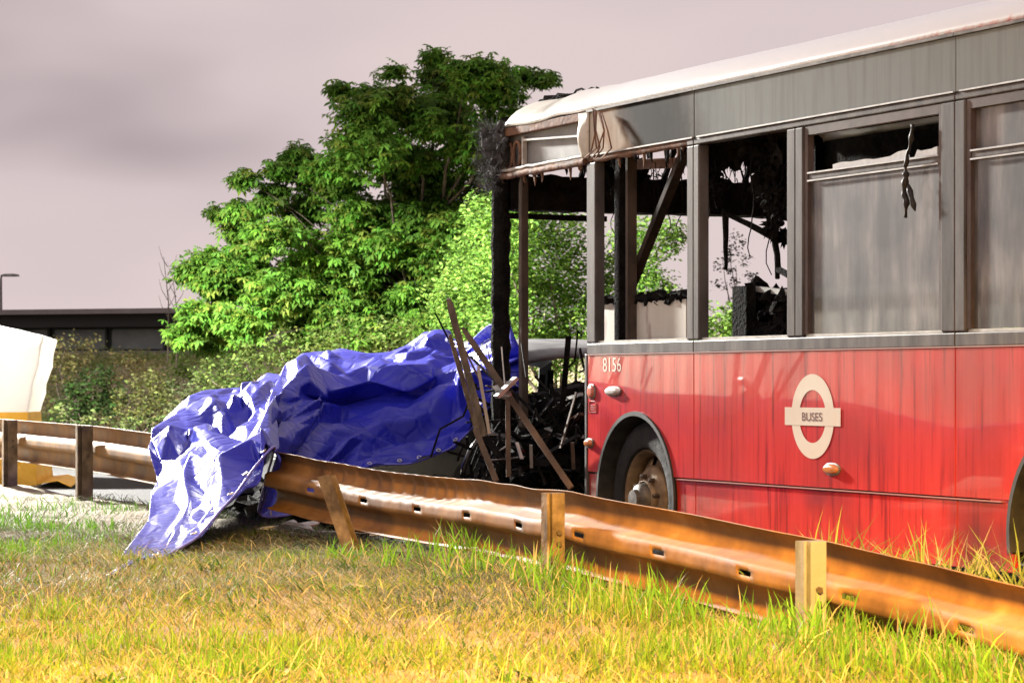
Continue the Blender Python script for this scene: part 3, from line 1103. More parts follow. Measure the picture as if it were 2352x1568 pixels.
for x in (1622, 1640, 1660, 1668, 1700, 1712, 1728, 1745, 1752, 1765, 1778, 1790):
    hang(x, 330, random.uniform(430, 640), random.uniform(0.15, 0.5), 0.006, 0.07)
for x in (1398, 1410, 1470, 1500, 1530, 1566):
    hang(x, 370, random.uniform(420, 560), random.uniform(0.15, 0.4), 0.005, 0.06)
hang(1667, 480, 620, 0.4, 0.022, 0.005, 'hanging_strip')
hang(1775, 330, 470, 0.35, 0.05, 0.03, 'hanging_strip'); hang(1782, 430, 640, 0.3, 0.028, 0.05, 'hanging_strip')
hang(1440, 385, 600, 0.3, 0.04, 0.05, 'hanging_strip'); hang(1422, 480, 680, 0.25, 0.014, 0.02, 'hanging_strip', ALU)
q = MB(); q.tube([on_side(1660, 488, 0.4), on_side(1720, 515, 0.4), on_side(1775, 545, 0.38)], [0.012, 0.018, 0.02], 6); q.build('bent_rod', CHAR, bus)
q = MB(); q.tube([on_side(1785, 590, 0.3), on_side(1787, 618, 0.3), on_side(1812, 632, 0.28)], [0.016, 0.02, 0.02], 6); q.build('bent_rod', CHAR, bus)
# ragged ceiling remains in the upper part of windows one, two and three
q = MB()
sd = 0
for (x0, x1, y0, y1, n_, sz, v0) in ((1385, 1470, 385, 420, 14, 0.07, 0.35), (1612, 1800, 318, 345, 22, 0.075, 0.3), (1612, 1660, 345, 430, 10, 0.06, 0.3), (1745, 1806, 340, 470, 22, 0.06, 0.3),
                                     (1640, 1700, 345, 372, 8, 0.05, 0.3), (1770, 1806, 480, 560, 8, 0.05, 0.3)):
    for k in range(n_):
        c = on_side(random.uniform(x0, x1), random.uniform(y0, y1), v0 + random.uniform(-0.08, 0.1))
        lump(q, c, (sz * random.uniform(0.4, 1.1), sz * 0.7, sz * random.uniform(0.4, 1.3)), sd, 0.9, 3, 3.1)
        sd += 1
for k in range(260):
    c = on_side(random.choice([random.uniform(1612, 1806), random.uniform(1740, 1806), random.uniform(1385, 1575)]), random.uniform(325, 420), 0.3 + random.uniform(-0.1, 0.1))
    d_ = Vector((random.gauss(0, 0.03), random.gauss(0, 0.03), -abs(random.gauss(0.07, 0.06))))
    q.tube([c, c + d_ * 0.5 + Vector((random.gauss(0, 0.012), 0, 0)), c + d_], [0.004, 0.003, 0.001], 3)
o = q.build('charred_ceiling_remains', CHAR, bus); tag(o, kind='stuff')
# long molten drip in the third window, out over the pane
q = MB()
ctl = [(2096, 285), (2093, 320), (2086, 350), (2079, 385), (2081, 405), (2077, 440), (2082, 465), (2080, 500)]
P, Rr = [], []
for f in np.linspace(0, len(ctl) - 1.001, 30):
    i = int(f); g = f - i
    P.append(on_side(ctl[i][0] * (1 - g) + ctl[i + 1][0] * g + 3 * mnoise.noise(Vector((f * 2.1, 0, 3))), ctl[i][1] * (1 - g) + ctl[i + 1][1] * g, -0.03))
    Rr.append(max(0.003, 0.013 * (1 + 1.1 * mnoise.noise(Vector((f * 1.7, 2, 0))) + 0.5 * mnoise.noise(Vector((f * 5, 2, 0)))) * (1.25 if 3.5 < f < 6.2 else 0.75)))
q.tube(P, Rr, 7)
P = [on_side(2086 + 4 * k + 3 * mnoise.noise(Vector((k, 0, 0))), 425 + 15 * k, -0.03) for k in range(5)]
q.tube(P, [0.008, 0.017, 0.012, 0.016, 0.003], 7)
q.build('molten_drip', mat('molten_brown', (0.015, 0.012, 0.01), (0.05, 0.038, 0.03), scale=20, rough=0.45, spec=0.3), bus, smooth=True)
# wire tangle over the cream corner
for k in range(6):
    q = MB()
    x = 1352 + k * 8
    q.tube([on_side(1362 + k * 4, 250 + k * 2, -0.045), on_side(x + random.uniform(-14, 14), 300, -0.06), on_side(x + random.uniform(-18, 18), 340, -0.05), on_side(x - 8, 362, -0.03)], 0.005, 5)
    q.build('loose_wire', RUSTY, bus, smooth=True)
# roof edge char and torn skin at the front
q = MB()
for k in range(20):
    c = on_side(1165 + random.random() * 150, 0, 0.25 + random.random() * 0.5)
    lump(q, (c.x, c.y, 2.92 - 0.06 * max(0, 0.3 - c.x) + 0.015), (0.11, 0.08, 0.035), k + 90, 0.7, 2)
o = q.build('charred_roof_debris', CHAR, bus); tag(o, kind='stuff')
for k in range(4):
    u0 = 0.12 + k * 0.2
    P = []
    for j in range(9):
        f = j / 8
        P.append((u0 + 0.55 * f, 0.22 + 0.06 * mnoise.noise(Vector((k * 5, f * 3, 0))), 2.90 + 0.075 * math.sin(math.pi * f) * (0.5 + 0.5 * mnoise.noise(Vector((k * 7, f * 4, 3)))) + 0.02 * mnoise.noise(Vector((k * 9, f * 9, 1)))))
    q = MB(); q.tube(P, [0.006 + 0.012 * abs(mnoise.noise(Vector((k, f_ * 6.3, 4)))) for f_ in np.linspace(0, 1, 9)], 6)
    q.build('peeled_roof_strip', CHAR, bus, smooth=True)
# burnt insulation hanging off the front corner, with fibres
q = MB()
for k, (x, y, s_) in enumerate(((1112, 318, 0.075), (1122, 345, 0.08), (1132, 372, 0.065), (1135, 300, 0.05), (1128, 400, 0.05), (1140, 330, 0.06))):
    c = on_front(x, y, -0.02) if False else on_side(x + 12, y, -0.02)
    lump(q, c, (s_ * 0.75, s_ * 0.6, s_ * 0.9), k + 60, 0.7, 3)
for k in range(1500):
    c = on_side(random.gauss(1126, 14), random.uniform(285, 440), random.uniform(-0.07, 0.05))
    d = Vector((-abs(random.gauss(0.6, 0.4)), random.gauss(0, 0.5), random.gauss(0.1, 0.6))).normalized() * random.uniform(0.03, 0.10)
    q.tube([c, c + d * 0.6 + Vector((0, 0, 0.005)), c + d], [0.0016, 0.0012, 0.0005], 3)
o = q.build('burnt_insulation', mat('burnt_fibre', (0.03, 0.03, 0.03), (0.10, 0.10, 0.10), scale=12, rough=0.95), bus); tag(o, kind='stuff')
# fleet number, emblem, lamps, sticker
LET = mat('cream_lettering', (0.85, 0.78, 0.68), rough=0.3, coat=1.0)
text_mesh('8156', 0.083, LET, 'fleet_number', bus, (1.748, -0.0025, 1.193), width=0.245)
q = MB()
n = 72
cu, cz, ro_, ri = 4.096, 0.957, 0.216, 0.135
vs_, fs = [], []
for k in range(n):
    a = 2 * math.pi * k / n
    vs_ += [(cu + ro_ * math.cos(a), -0.003, cz + ro_ * math.sin(a)), (cu + ri * math.cos(a), -0.003, cz + ri * math.sin(a))]
for k in range(n):
    k2 = (k + 1) % n
    fs.append((2 * k, 2 * k2, 2 * k2 + 1, 2 * k + 1))
q.add(vs_, fs)
emb = q.build('ring_emblem', mat('cream_emblem', (0.78, 0.66, 0.52), (0.82, 0.72, 0.60), scale=4, rough=0.35, coat=0.6), bus)
q = MB(); q.add([(cu - 0.283, -0.0045, cz - 0.047), (cu + 0.283, -0.0045, cz - 0.047), (cu + 0.283, -0.0045, cz + 0.045), (cu - 0.283, -0.0045, cz + 0.045)], [(0, 1, 2, 3)])
q.build('emblem_bar', MATS['cream_emblem'], emb)
text_mesh('BUSES', 0.044, mat('dark_red_lettering', (0.12, 0.02, 0.012), rough=0.5), 'emblem_lettering', emb, (cu, -0.006, cz - 0.024), width=0.205, bold=0.012)


def oval_lamp(u, z, ru, rz_, m_, name, d=0.03):
    q = MB()
    rings = []
    for rr, y in ((1.0, 0.0), (0.97, -d * 0.6), (0.8, -d * 0.9), (0.45, -d), (0.0, -d)):
        rings.append([(u + ru * rr * math.copysign(abs(math.cos(a)) ** 0.75, math.cos(a)), y, z + rz_ * rr * math.sin(a)) for a in np.linspace(0, 2 * math.pi, 25)])
    q.grid(rings)
    o = q.build(name, m_, bus, smooth=True)
    q = MB()
    P = [(u + (ru + 0.004) * math.copysign(abs(math.cos(a)) ** 0.75, math.cos(a)), -0.004, z + (rz_ + 0.004) * math.sin(a)) for a in np.linspace(0, 2 * math.pi, 25)]
    q.tube(P, 0.006, 5)
    q.build('lamp_bezel', mat('bezel_dark', (0.08, 0.06, 0.05), (0.3, 0.28, 0.25), scale=20, rough=0.4), o)
    return o


AMB = mat('amber_lens', (0.62, 0.20, 0.05), (0.75, 0.32, 0.12), scale=20, rough=0.25, coat=0.6)
oval_lamp(1.447, 0.768, 0.047, 0.021, AMB, 'side_marker_lamp')
oval_lamp(4.296, 0.694, 0.070, 0.024, AMB, 'side_marker_lamp')
oval_lamp(1.475, 1.075, 0.045, 0.038, mat('faded_red_lens', (0.60, 0.12, 0.08), (0.7, 0.25, 0.15), scale=18, rough=0.3), 'side_repeater', 0.02)
oval_lamp(1.775, 1.077, 0.095, 0.022, mat('clear_lens', (0.62, 0.57, 0.50), (0.75, 0.72, 0.68), scale=18, rough=0.25), 'door_release_cover', 0.03)
q = MB()
P = [(1.485 + 0.048 * cx_, -0.003, 0.985 + 0.033 * cz_) for cx_, cz_ in ((-1, -1), (1, -1), (1, 0.6), (0.6, 1), (-0.6, 1), (-1, 0.6), (-1, -1))]
q.tube(P, 0.003, 4)
stk = q.build('warning_sticker', mat('sticker_pink', (0.78, 0.40, 0.34), rough=0.3, coat=1.0), bus)
for k in range(3):
    q = MB(); q.box(1.455, 1.515, -0.004, -0.001, 0.966 + k * 0.013, 0.971 + k * 0.013); q.build('print_line', MATS['sticker_pink'], stk)

# ================================================================= WRECKED CAR
car = empty('wrecked_car', up(-2.15, -1.0, 0.0), math.atan2(UY, UX))
tag(car, 'burnt dark wrecked car jammed into the open front of the bus', 'car')
CARM = mat('burnt_car_paint', (0.008, 0.008, 0.009), (0.022, 0.022, 0.023), scale=3, rough=0.55, bump=0.2, bscale=9)
cl, cw = 4.1, 1.72


def car_loft(name, stations, m_, **kw):
    q = MB()
    q.grid(stations)
    return q.build(name, m_, car, **kw)


def section(x, zb, zt, w, r_=0.12):
    """closed-ish body section at x, from near side bottom over the top to far side bottom"""
    h = w / 2
    pts = [(-h * 0.96, zb), (-h, zb + (zt - zb) * 0.35), (-h * 0.99, zt - r_ * 1.3), (-h * 0.95, zt - r_ * 0.4), (-h * 0.86, zt), (0, zt + 0.02), (h * 0.86, zt),
           (h * 0.95, zt - r_ * 0.4), (h * 0.99, zt - r_ * 1.3), (h, zb + (zt - zb) * 0.35), (h * 0.96, zb)]
    return [(x + 0.02 * mnoise.noise(Vector((x * 3, y * 4, z * 4))), y + 0.025 * mnoise.noise(Vector((x * 4, z * 5, 2))), z + 0.02 * mnoise.noise(Vector((x * 5, y * 3, 7)))) for y, z in pts]


st = []
for x, zb, zt, w in ((-2.05, 0.4, 0.68, 1.4), (-1.95, 0.28, 0.80, 1.6), (-1.5, 0.24, 0.90, 1.7), (-0.9, 0.22, 0.98, 1.72), (-0.2, 0.22, 1.02, 1.72), (0.6, 0.22, 1.03, 1.72), (1.3, 0.24, 1.04, 1.70), (1.8, 0.28, 1.0, 1.62), (2.02, 0.38, 0.86, 1.45)):
    st.append(section(x, zb, zt, w))
car_loft('car_body', st, CARM, angle=55)
roof_rows = []
for x, z, w in ((-0.55, 1.30, 1.12), (-0.35, 1.385, 1.2), (0.2, 1.425, 1.24), (0.9, 1.42, 1.22), (1.45, 1.36, 1.16), (1.6, 1.31, 1.1)):
    roof_rows.append([(x, y * w / 2, z - 0.05 * abs(y) ** 3) for y in np.linspace(-1, 1, 9)])
car_loft('car_roof', roof_rows, mat('burnt_roof_highlight', (0.16, 0.17, 0.17), (0.30, 0.31, 0.31), scale=5, rough=0.4), smooth=True, solid=0.03)  # far paler than the body: the roof's highlight is in its colour
for x0, z0, w0, x1, z1, w1 in ((-0.95, 0.98, 1.5, -0.5, 1.31, 1.14), (0.35, 1.0, 1.62, 0.35, 1.40, 1.2), (1.2, 1.02, 1.6, 1.12, 1.39, 1.18), (1.9, 0.98, 1.45, 1.52, 1.33, 1.1)):
    for s_ in (-1, 1):
        q = MB(); q.bar((x0, s_ * w0 / 2, z0), (x1, s_ * w1 / 2, z1), 0.09, 0.06); q.build('car_pillar', CARM, car)
for x in (-1.30, 1.45):
    for s_ in (-1, 1):
        q = MB()
        q.lathe([(0.19, -0.09), (0.21, -0.11), (0.28, -0.11), (0.315, -0.07), (0.315, 0.07), (0.28, 0.11), (0.19, 0.09)], (x, s_ * 0.80, 0.315), 28)
        ty = q.build('tyre', RUBBER, car, angle=45)
        q = MB(); q.lathe([(0.20, s_ * 0.08), (0.18, s_ * 0.06), (0.06, s_ * 0.085), (0.0, s_ * 0.085)], (x, s_ * 0.80, 0.315), 20)
        q.build('rim', mat('burnt_alloy', (0.08, 0.08, 0.08), (0.2, 0.2, 0.2), scale=9, rough=0.5, metal=0.6), ty, angle=40)
# torn bodywork, wiring and panels seen through the doorway
for k, (x0, y0, x1, y1, D, w_, m_) in enumerate(((1228, 905, 1335, 884, 17.7, 0.03, CARM), (1262, 1000, 1335, 950, 17.6, 0.035, RUSTY), (1255, 985, 1300, 1010, 17.5, 0.03, ALU), (1288, 1018, 1336, 1002, 17.5, 0.03, ALU),
                                                 (1240, 960, 1275, 915, 17.6, 0.03, CARM), (1230, 1060, 1330, 1000, 17.4, 0.05, CARM), (1200, 940, 1330, 1010, 17.9, 0.05, CARM), (1290, 920, 1336, 905, 17.5, 0.022, ALU))):
    q = MB()
    a, b2 = img(x0, y0, D), img(x1, y1, D - 0.3)
    q.bar(a, b2, w_, 0.02)
    o = q.build('torn_metal_strip', m_)
    o.parent = car
    o.matrix_parent_inverse = Matrix.LocRotScale(car.location, car.rotation_euler, car.scale).inverted()
q = MB()
for k in range(60):
    c = img(random.uniform(1180, 1345), random.uniform(920, 1130), random.uniform(17.4, 18.2))
    lump(q, c, (0.09, 0.12, 0.08), k + 200, 0.7, 2)
o = q.build('burnt_engine_rubble', CHAR)
tag(o, kind='stuff')
o.parent = car
o.matrix_parent_inverse = Matrix.LocRotScale(car.location, car.rotation_euler, car.scale).inverted()
q = MB()
for k in range(110):
    u_, p_ = random.uniform(-4.6, 0.9), random.uniform(-0.2, 1.0)
    zc_ = random.uniform(0.0, 0.34) * (1 - max(0, p_) * 0.5)
    lump(q, up(u_, p_, zc_), (0.16, 0.2, 0.10), k + 700, 0.7, 2)
o = q.build('shade_rubble', CHAR)  # black lumps added to stand in for the shadow under the beam
tag(o, kind='stuff')
o.parent = car
o.matrix_parent_inverse = Matrix.LocRotScale(car.location, car.rotation_euler, car.scale).inverted()
q = MB()
for k in range(85):
    a = img(random.uniform(1070, 1340), random.uniform(850, 1120), random.uniform(16.9, 18.3))
    d_ = Vector((random.gauss(0, 0.25), random.gauss(0, 0.2), random.gauss(0, 0.25)))
    if random.random() < 0.5:
        q.bar(a, a + d_, random.uniform(0.012, 0.05), random.uniform(0.006, 0.02))
    else:
        q.tube([a, a + d_ * 0.4 + Vector((0.03, 0, -0.06)), a + d_ * 0.8, a + d_ + Vector((0, 0, -0.1))], random.uniform(0.004, 0.012), 5)
o = q.build('tangled_wreckage', CHAR)
tag(o, kind='stuff')
o.parent = car
o.matrix_parent_inverse = Matrix.LocRotScale(car.location, car.rotation_euler, car.scale).inverted()
WOODM = mat('scorched_strip', (0.05, 0.035, 0.025), (0.14, 0.09, 0.06), scale=8, rough=0.8)
for k in range(16):
    q = MB()
    a = img(random.uniform(1085, 1335), random.uniform(860, 1090), random.uniform(16.6, 17.2))
    d_ = Vector((random.gauss(0, 0.12), random.gauss(0, 0.1), random.gauss(0, 0.16)))
    q.bar(a, a + d_, random.uniform(0.008, 0.03), 0.008)
    o = q.build('torn_metal_strip', random.choice([ALU, WOODM, MATS['door_edge_grey'], CARM]))
    o.parent = car
    o.matrix_parent_inverse = Matrix.LocRotScale(car.location, car.rotation_euler, car.scale).inverted()
# curved bumper/wheel-arch edge with highlights low by the barrier
q = MB()
P = [img(x, y, 17.2) for x, y in ((1062, 1100), (1066, 1070), (1080, 1035), (1100, 1008), (1130, 998), (1165, 1003), (1190, 1020), (1205, 1050))]
q.tube(P, 0.018, 8)
o = q.build('torn_arch_trim', mat('glossy_black_trim', (0.01, 0.01, 0.011), rough=0.15, coat=1.0), smooth=True)
o.parent = car
o.matrix_parent_inverse = Matrix.LocRotScale(car.location, car.rotation_euler, car.scale).inverted()

# ================================================================= CRASH BARRIER
RUST = mat('weathered_barrier_steel', (0.12, 0.058, 0.022), (0.32, 0.17, 0.06), scale=3.4, rough=0.6, metal=0.05, bump=0.12, bscale=14, detail=7, rough2=0.72, c3=(0.40, 0.26, 0.13), spec=0.4)
POSTM = mat('weathered_post_steel', (0.08, 0.055, 0.035), (0.25, 0.18, 0.115), scale=9, rough=0.55, metal=0.25, bump=0.25, bscale=30, c3=(0.46, 0.36, 0.24))
GALV_LIT = mat('lit_galvanised_post', (0.09, 0.08, 0.07), (0.24, 0.24, 0.24), scale=7, rough=0.6, metal=0.1, bump=0.2, bscale=25, lo=0.3, hi=0.55, stretch=(1, 1, 0.4))  # white light on the right-hand post put into its paler colour
RD = Vector((0.37, -0.93, 0)).normalized()
RN = Vector((-RD.y, RD.x, 0)) * -1.0   # towards the verge / camera-left
if RN.x > 0:
    RN = -RN


def rail_xy(t):
    return Vector((-2.78, 18.4, 0)) + RD * t


def rail_top(t):
    ts = [-8, 0, 1.5, 4.06, 5.6, 7.2, 8.08, 9.27, 10.24, 11.4, 16]
    zs = [0.86, 0.838, 0.815, 0.77, 0.735, 0.70, 0.697, 0.655, 0.615, 0.548, 0.50]
    return float(np.interp(t, ts, zs))


WPROF = [(0.028, 0.155), (0.066, 0.143), (0.083, 0.118), (0.083, 0.068), (0.070, 0.050), (0.012, 0.036), (0.001, 0.026), (0.0, 0.009),
         (0.0, -0.009), (0.001, -0.026), (0.012, -0.036), (0.070, -0.050), (0.083, -0.068), (0.083, -0.118), (0.066, -0.143), (0.028, -0.155)]


def barrier_run(name, label, t0, t1, posts, slots, damage=False):
    root = empty(name, rail_xy((t0 + t1) / 2) + Vector((0, 0, 0.33)))
    tag(root, label, 'crash barrier', 'crash barrier runs')
    o0 = root.location
    n = int((t1 - t0) / 0.025)
    rows = []
    for i in range(n + 1):
        t = t0 + (t1 - t0) * i / n
        base = rail_xy(t)
        zc = rail_top(t) - 0.155
        tw = 0.0; rip = 0.0; drop = 0.0
        if damage:
            k = float(sstep(7.8, 5.2, t))
            tw = 0.2 * k
            rip = 0.007 * float(sstep(7.0, 6.2, t) * sstep(4.2, 4.8, t)) * math.sin(t * 2 * math.pi / 0.15 + 1.2 * math.sin(t * 3))
            base = base + RN * (-0.10 * math.sin(math.pi * min(1, max(0, (t - 4.0) / 4.0)))) + RN * 0.016 * mnoise.noise(Vector((t * 1.7, 0, 0)))
            drop = -0.03 * math.sin(math.pi * min(1, max(0, (t - 4.0) / 3.0))) + 0.012 * mnoise.noise(Vector((t * 2.3, 4, 0))) * float(sstep(9.5, 7.0, t))
        row = []
        for q_, z_ in WPROF:
            qq = q_ + rip * float(sstep(0.01, 0.06, z_))
            c_, s_ = math.cos(tw), math.sin(tw)
            qr, zr_ = qq * c_ + z_ * s_ * 0.6, z_ * c_ - qq * s_ * 0.3
            row.append(base - RN * (qr + 0.0) + Vector((0, 0, zc + zr_ + drop)) - o0)
        rows.append(row)
    vs_ = [v for r_ in rows for v in r_]
    m_ = len(WPROF)
    fs = []
    for i in range(n):
        t = t0 + (t1 - t0) * i / n
        for j in range(m_ - 1):
            if j == 7 and any(abs(t - s_) < 0.05 for s_ in slots):
                continue
            fs.append((i * m_ + j, i * m_ + j + 1, (i + 1) * m_ + j + 1, (i + 1) * m_ + j))
    q = MB(); q.add(vs_, fs)
    q.build('beam', RUST, root, angle=50, solid=0.004)
    for (t, lean, top_dz, dep) in posts:
        b = rail_xy(t) + RN * 0.012
        zt = rail_top(t) + top_dz
        zg = float(hz(b.x, b.y)) - 0.25
        bb = Vector((b.x, b.y, zg)); tt = Vector((b.x, b.y, zt)) + Vector(lean)
        # Z-section: flange / web / flange seen end-on from the verge
        prof_ = [(-0.03, 0.0), (0.03, 0.0), (0.03, dep * 0.70), (0.004, dep * 0.70), (0.004, dep - 0.008), (0.03, dep - 0.008), (0.03, dep), (-0.03, dep)]
        q = MB()
        vs_ = []
        for c in (bb, tt):
            for a, d_ in prof_:
                vs_.append(c + RD * a + RN * d_ - o0)
        k = len(prof_)
        fs = [tuple(range(k)), tuple(range(2 * k - 1, k - 1, -1))] + [(i, (i + 1) % k, (i + 1) % k + k, i + k) for i in range(k)]
        q.add(vs_, fs)
        for zb_ in (-0.155, -0.20):
            bq = MB(); cb = tt + RD * 0.03 + RN * (dep * 0.35) + Vector((0, 0, zb_))
            bq.tube([cb - o0, cb + RD * 0.012 - o0], 0.011, 6)
            bq.build('bolt', MATS['nut_metal'], root)
        q.build('post', GALV_LIT if abs(t - 10.24) < 0.01 else POSTM, root)
    return root


slots_r = [t for t in np.arange(4.62, 15, 0.72)]
barrier_run('crash_barrier', 'rusty crash barrier with two upright posts at the left behind the blue tarpaulin', -9, 1.75,
            [(-7.4, (0, 0, 0), 0.005, 0.105), (-4.92, (0, 0, 0), 0.005, 0.105), (-2.46, (0, 0, 0), 0.005, 0.105), (0.0, (0, 0, 0), 0.005, 0.105)], [])
barrier_run('crash_barrier', 'twisted rusty crash barrier running from the tarpaulin to the lower right corner', 3.95, 15.0,
            [(8.08, (0, 0, 0), 0.0, 0.075), (10.24, (0, 0, 0), 0.008, 0.080), (12.6, (0, 0, 0), 0.012, 0.08)], slots_r, damage=True)
# the post knocked free, leaning in front of the beam
q = MB()
a, b2 = img(832, 1252, 12.9), img(752, 1092, 13.05)
ax_ = (b2 - a).normalized()
s_ = Vector((0.78, -0.62, 0)); s_ = (s_ - ax_ * s_.dot(ax_)).normalized()
t_ = ax_.cross(s_).normalized()
pr = [(-0.035, -0.03), (0.035, -0.03), (0.035, -0.022), (-0.026, -0.022), (-0.026, 0.026), (0.02, 0.026), (0.02, 0.034), (-0.035, 0.034)]
vs_ = []
for c, tilt in ((a - Vector((0, 0, 0.15)), 0.0), (b2, 0.5)):
    for x_, y_ in pr:
        vs_.append(c + s_ * x_ + t_ * y_ - ax_ * tilt * x_)
k = len(pr)
q.add(vs_, [tuple(range(k)), tuple(range(2 * k - 1, k - 1, -1))] + [(i, (i + 1) % k, (i + 1) % k + k, i + k) for i in range(k)])
o = q.build('barrier_post', POSTM)
tag(o, 'loose barrier post leaning to the left in front of the twisted beam', 'post')

# ================================================================= SPLINTERED TIMBERS
WOOD = mat('splintered_wood', (0.09, 0.075, 0.055), (0.22, 0.18, 0.135), scale=3, rough=0.8, stretch=(8, 8, 0.6), bump=0.3, bscale=40, c3=(0.34, 0.28, 0.21))
WOODD = mat('dark_splintered_wood', (0.05, 0.035, 0.025), (0.16, 0.11, 0.075), scale=4, rough=0.85, bump=0.3, c3=(0.30, 0.17, 0.09))


def plank(p0, p1, D0, D1, w, m_, label, splint=True):
    a, b2 = img(*p0, D0), img(*p1, D1)
    d = (b2 - a)
    L_ = d.length
    dn_ = d.normalized()
    s_ = dn_.cross(Vector((0, 1, 0))).normalized()
    t_ = dn_.cross(s_)
    rows = []
    n_ = 14
    for k in range(n_ + 1):
        f = k / n_
        c = a + d * f
        tap = 1.0
        if splint:
            tap = min(1, 0.55 + f * 6 + 0.25 * mnoise.noise(Vector((f * 40, w * 90, 0)))) if f < 0.12 else 1
        ww = w * tap
        jit = [1 + 0.12 * mnoise.noise(Vector((f * 9, j * 3.7, w * 100))) for j in range(4)]
        rows.append([c + s_ * (i * ww / 2 * jit[j_]) + t_ * (jn * w * 0.3 * tap * jit[j_]) for j_, (i, jn) in enumerate(((-1, -1), (1, -1), (1, 1), (-1, 1)))])
        rows[-1].append(rows[-1][0])
    q = MB(); q.grid(rows)
    q.f.append((0, 1, 2, 3)); k0 = n_ * 5
    q.f.append((k0 + 3, k0 + 2, k0 + 1, k0))
    o = q.build('broken_timber', m_)
    tag(o, label, 'timber', 'splintered timbers against the wreck')
    return o


plank((1030, 685), (1112, 1000), 15.7, 15.9, 0.040, WOOD, 'tallest splintered pale timber standing up before the black pillar')
plank((1033, 768), (1100, 1003), 15.5, 15.8, 0.027, WOOD, 'leftmost shorter splintered timber against the blue tarpaulin')
plank((1062, 752), (1312, 1120), 16.0, 15.6, 0.036, WOODD, 'long dark timber falling diagonally down to the right before the doorway')
plank((1098, 840), (1124, 995), 15.6, 15.7, 0.018, mat('pale_pole', (0.5, 0.46, 0.38), rough=0.5), 'thin pale rod upright between the splintered timbers')
plank((1092, 985), (1140, 1105), 15.7, 15.5, 0.034, WOODD, 'short dark timber stub low behind the barrier', False)
plank((1166, 915), (1168, 1095), 16.1, 16.0, 0.028, WOODD, 'thin upright dark stake beside the diagonal timber', False)
q = MB()
a = img(1158, 893, 15.75)
for k in range(5):
    lump(q, a + Vector((random.uniform(-0.05, 0.05), 0, random.uniform(-0.04, 0.03))), (0.035, 0.03, 0.02), k + 300, 0.8, 1)
q.bar(img(1140, 912, 15.7), img(1185, 868, 15.75), 0.06, 0.02)
o = q.build('metal_bracket', mat('torn_grey_metal', (0.25, 0.26, 0.25), (0.5, 0.5, 0.48), scale=14, rough=0.35, metal=0.5))
tag(o, 'crumpled grey metal bracket stuck on the diagonal timber', 'bracket')
for pts_, D_ in ((((1150, 905), (1135, 915), (1130, 935)), 15.75),):
    pass

# ================================================================= BLUE TARPAULIN
# control net: columns along the sheet, rows from the back hem over the top to the front hem (x, y in 2340-px crop units, depth in metres)
T = [
    [(310, 690, 17.1), (297, 750, 16.75), (312, 930, 16.1), (285, 1230, 14.1), (25, 1565, 11.25)],
    [(415, 652, 17.6), (425, 705, 16.75), (440, 900, 15.95), (420, 1200, 14.2), (290, 1478, 12.0)],
    [(555, 505, 18.2), (560, 650, 17.0), (552, 742, 15.95), (540, 1080, 14.6), (560, 1330, 12.9)],
    [(690, 455, 18.6), (700, 610, 17.0), (655, 760, 15.5), (620, 1030, 14.4), (700, 1170, 13.4)],
    [(850, 470, 19.0), (820, 640, 16.8), (770, 785, 15.05), (720, 1000, 14.4), (800, 1060, 13.9)],
    [(950, 400, 19.5), (930, 575, 16.9), (905, 760, 14.85), (880, 860, 14.5), (905, 910, 14.25)],
    [(1080, 310, 20.0), (1075, 420, 18.0), (1060, 600, 16.4), (1035, 705, 15.1), (1022, 790, 14.5)],
    [(1105, 300, 20.1), (1095, 424, 18.4), (1072, 600, 17.6), (1030, 780, 16.4), (925, 1190, 15.5)],
    [(1230, 262, 20.2), (1205, 415, 18.5), (1190, 530, 18.6), (1185, 800, 17.8), (1150, 1180, 16.5)],
    [(1380, 215, 20.2), (1395, 410, 18.75), (1400, 510, 19.0), (1400, 740, 18.3), (1400, 1020, 17.9)],
    [(1590, 232, 20.1), (1600, 415, 18.75), (1600, 505, 19.0), (1600, 690, 18.6), (1600, 900, 18.2)],
    [(1740, 212, 20.0), (1765, 390, 18.75), (1780, 475, 19.0), (1790, 690, 18.6), (1800, 892, 18.25)],
    [(1830, 192, 19.9), (1865, 362, 18.75), (1880, 450, 19.0), (1900, 650, 18.6), (1910, 860, 18.3)],
    [(1950, 115, 19.8), (1960, 315, 18.8), (1980, 430, 19.0), (2000, 620, 18.7), (2050, 800, 18.4)],
    [(2060, 150, 19.6), (2080, 260, 19.1), (2100, 420, 19.0), (2110, 580, 18.7), (2160, 700, 18.4)],
    [(2150, 190, 19.3), (2170, 275, 19.0), (2190, 370, 18.9), (2200, 455, 18.6), (2300, 530, 18.3)],
    [(2265, 62, 18.6), (2280, 180, 18.4), (2290, 290, 18.3), (2320, 370, 18.2), (2400, 480, 18.05)],
    [(2400, 50, 18.5), (2425, 150, 18.3), (2435, 250, 18.2), (2455, 350, 18.2), (2500, 462, 18.1)],
]
net = []
for ci, col in enumerate(T):
    pts = [img(229.7 + x * 0.3926, 716.6 + y * 0.3926, D) for x, y, D in col]
    top = pts[0]
    back = 0.35 if ci < 2 else 1.2
    drop = 0.25 if ci < 2 else 0.55
    pts = [top + Vector((0, back * 1.25, -drop)), top + Vector((0, back * 0.6, -drop * 0.16))] + pts
    net.append([np.array(p_) for p_ in pts])
net = np.array(net)      # cols x rows x 3


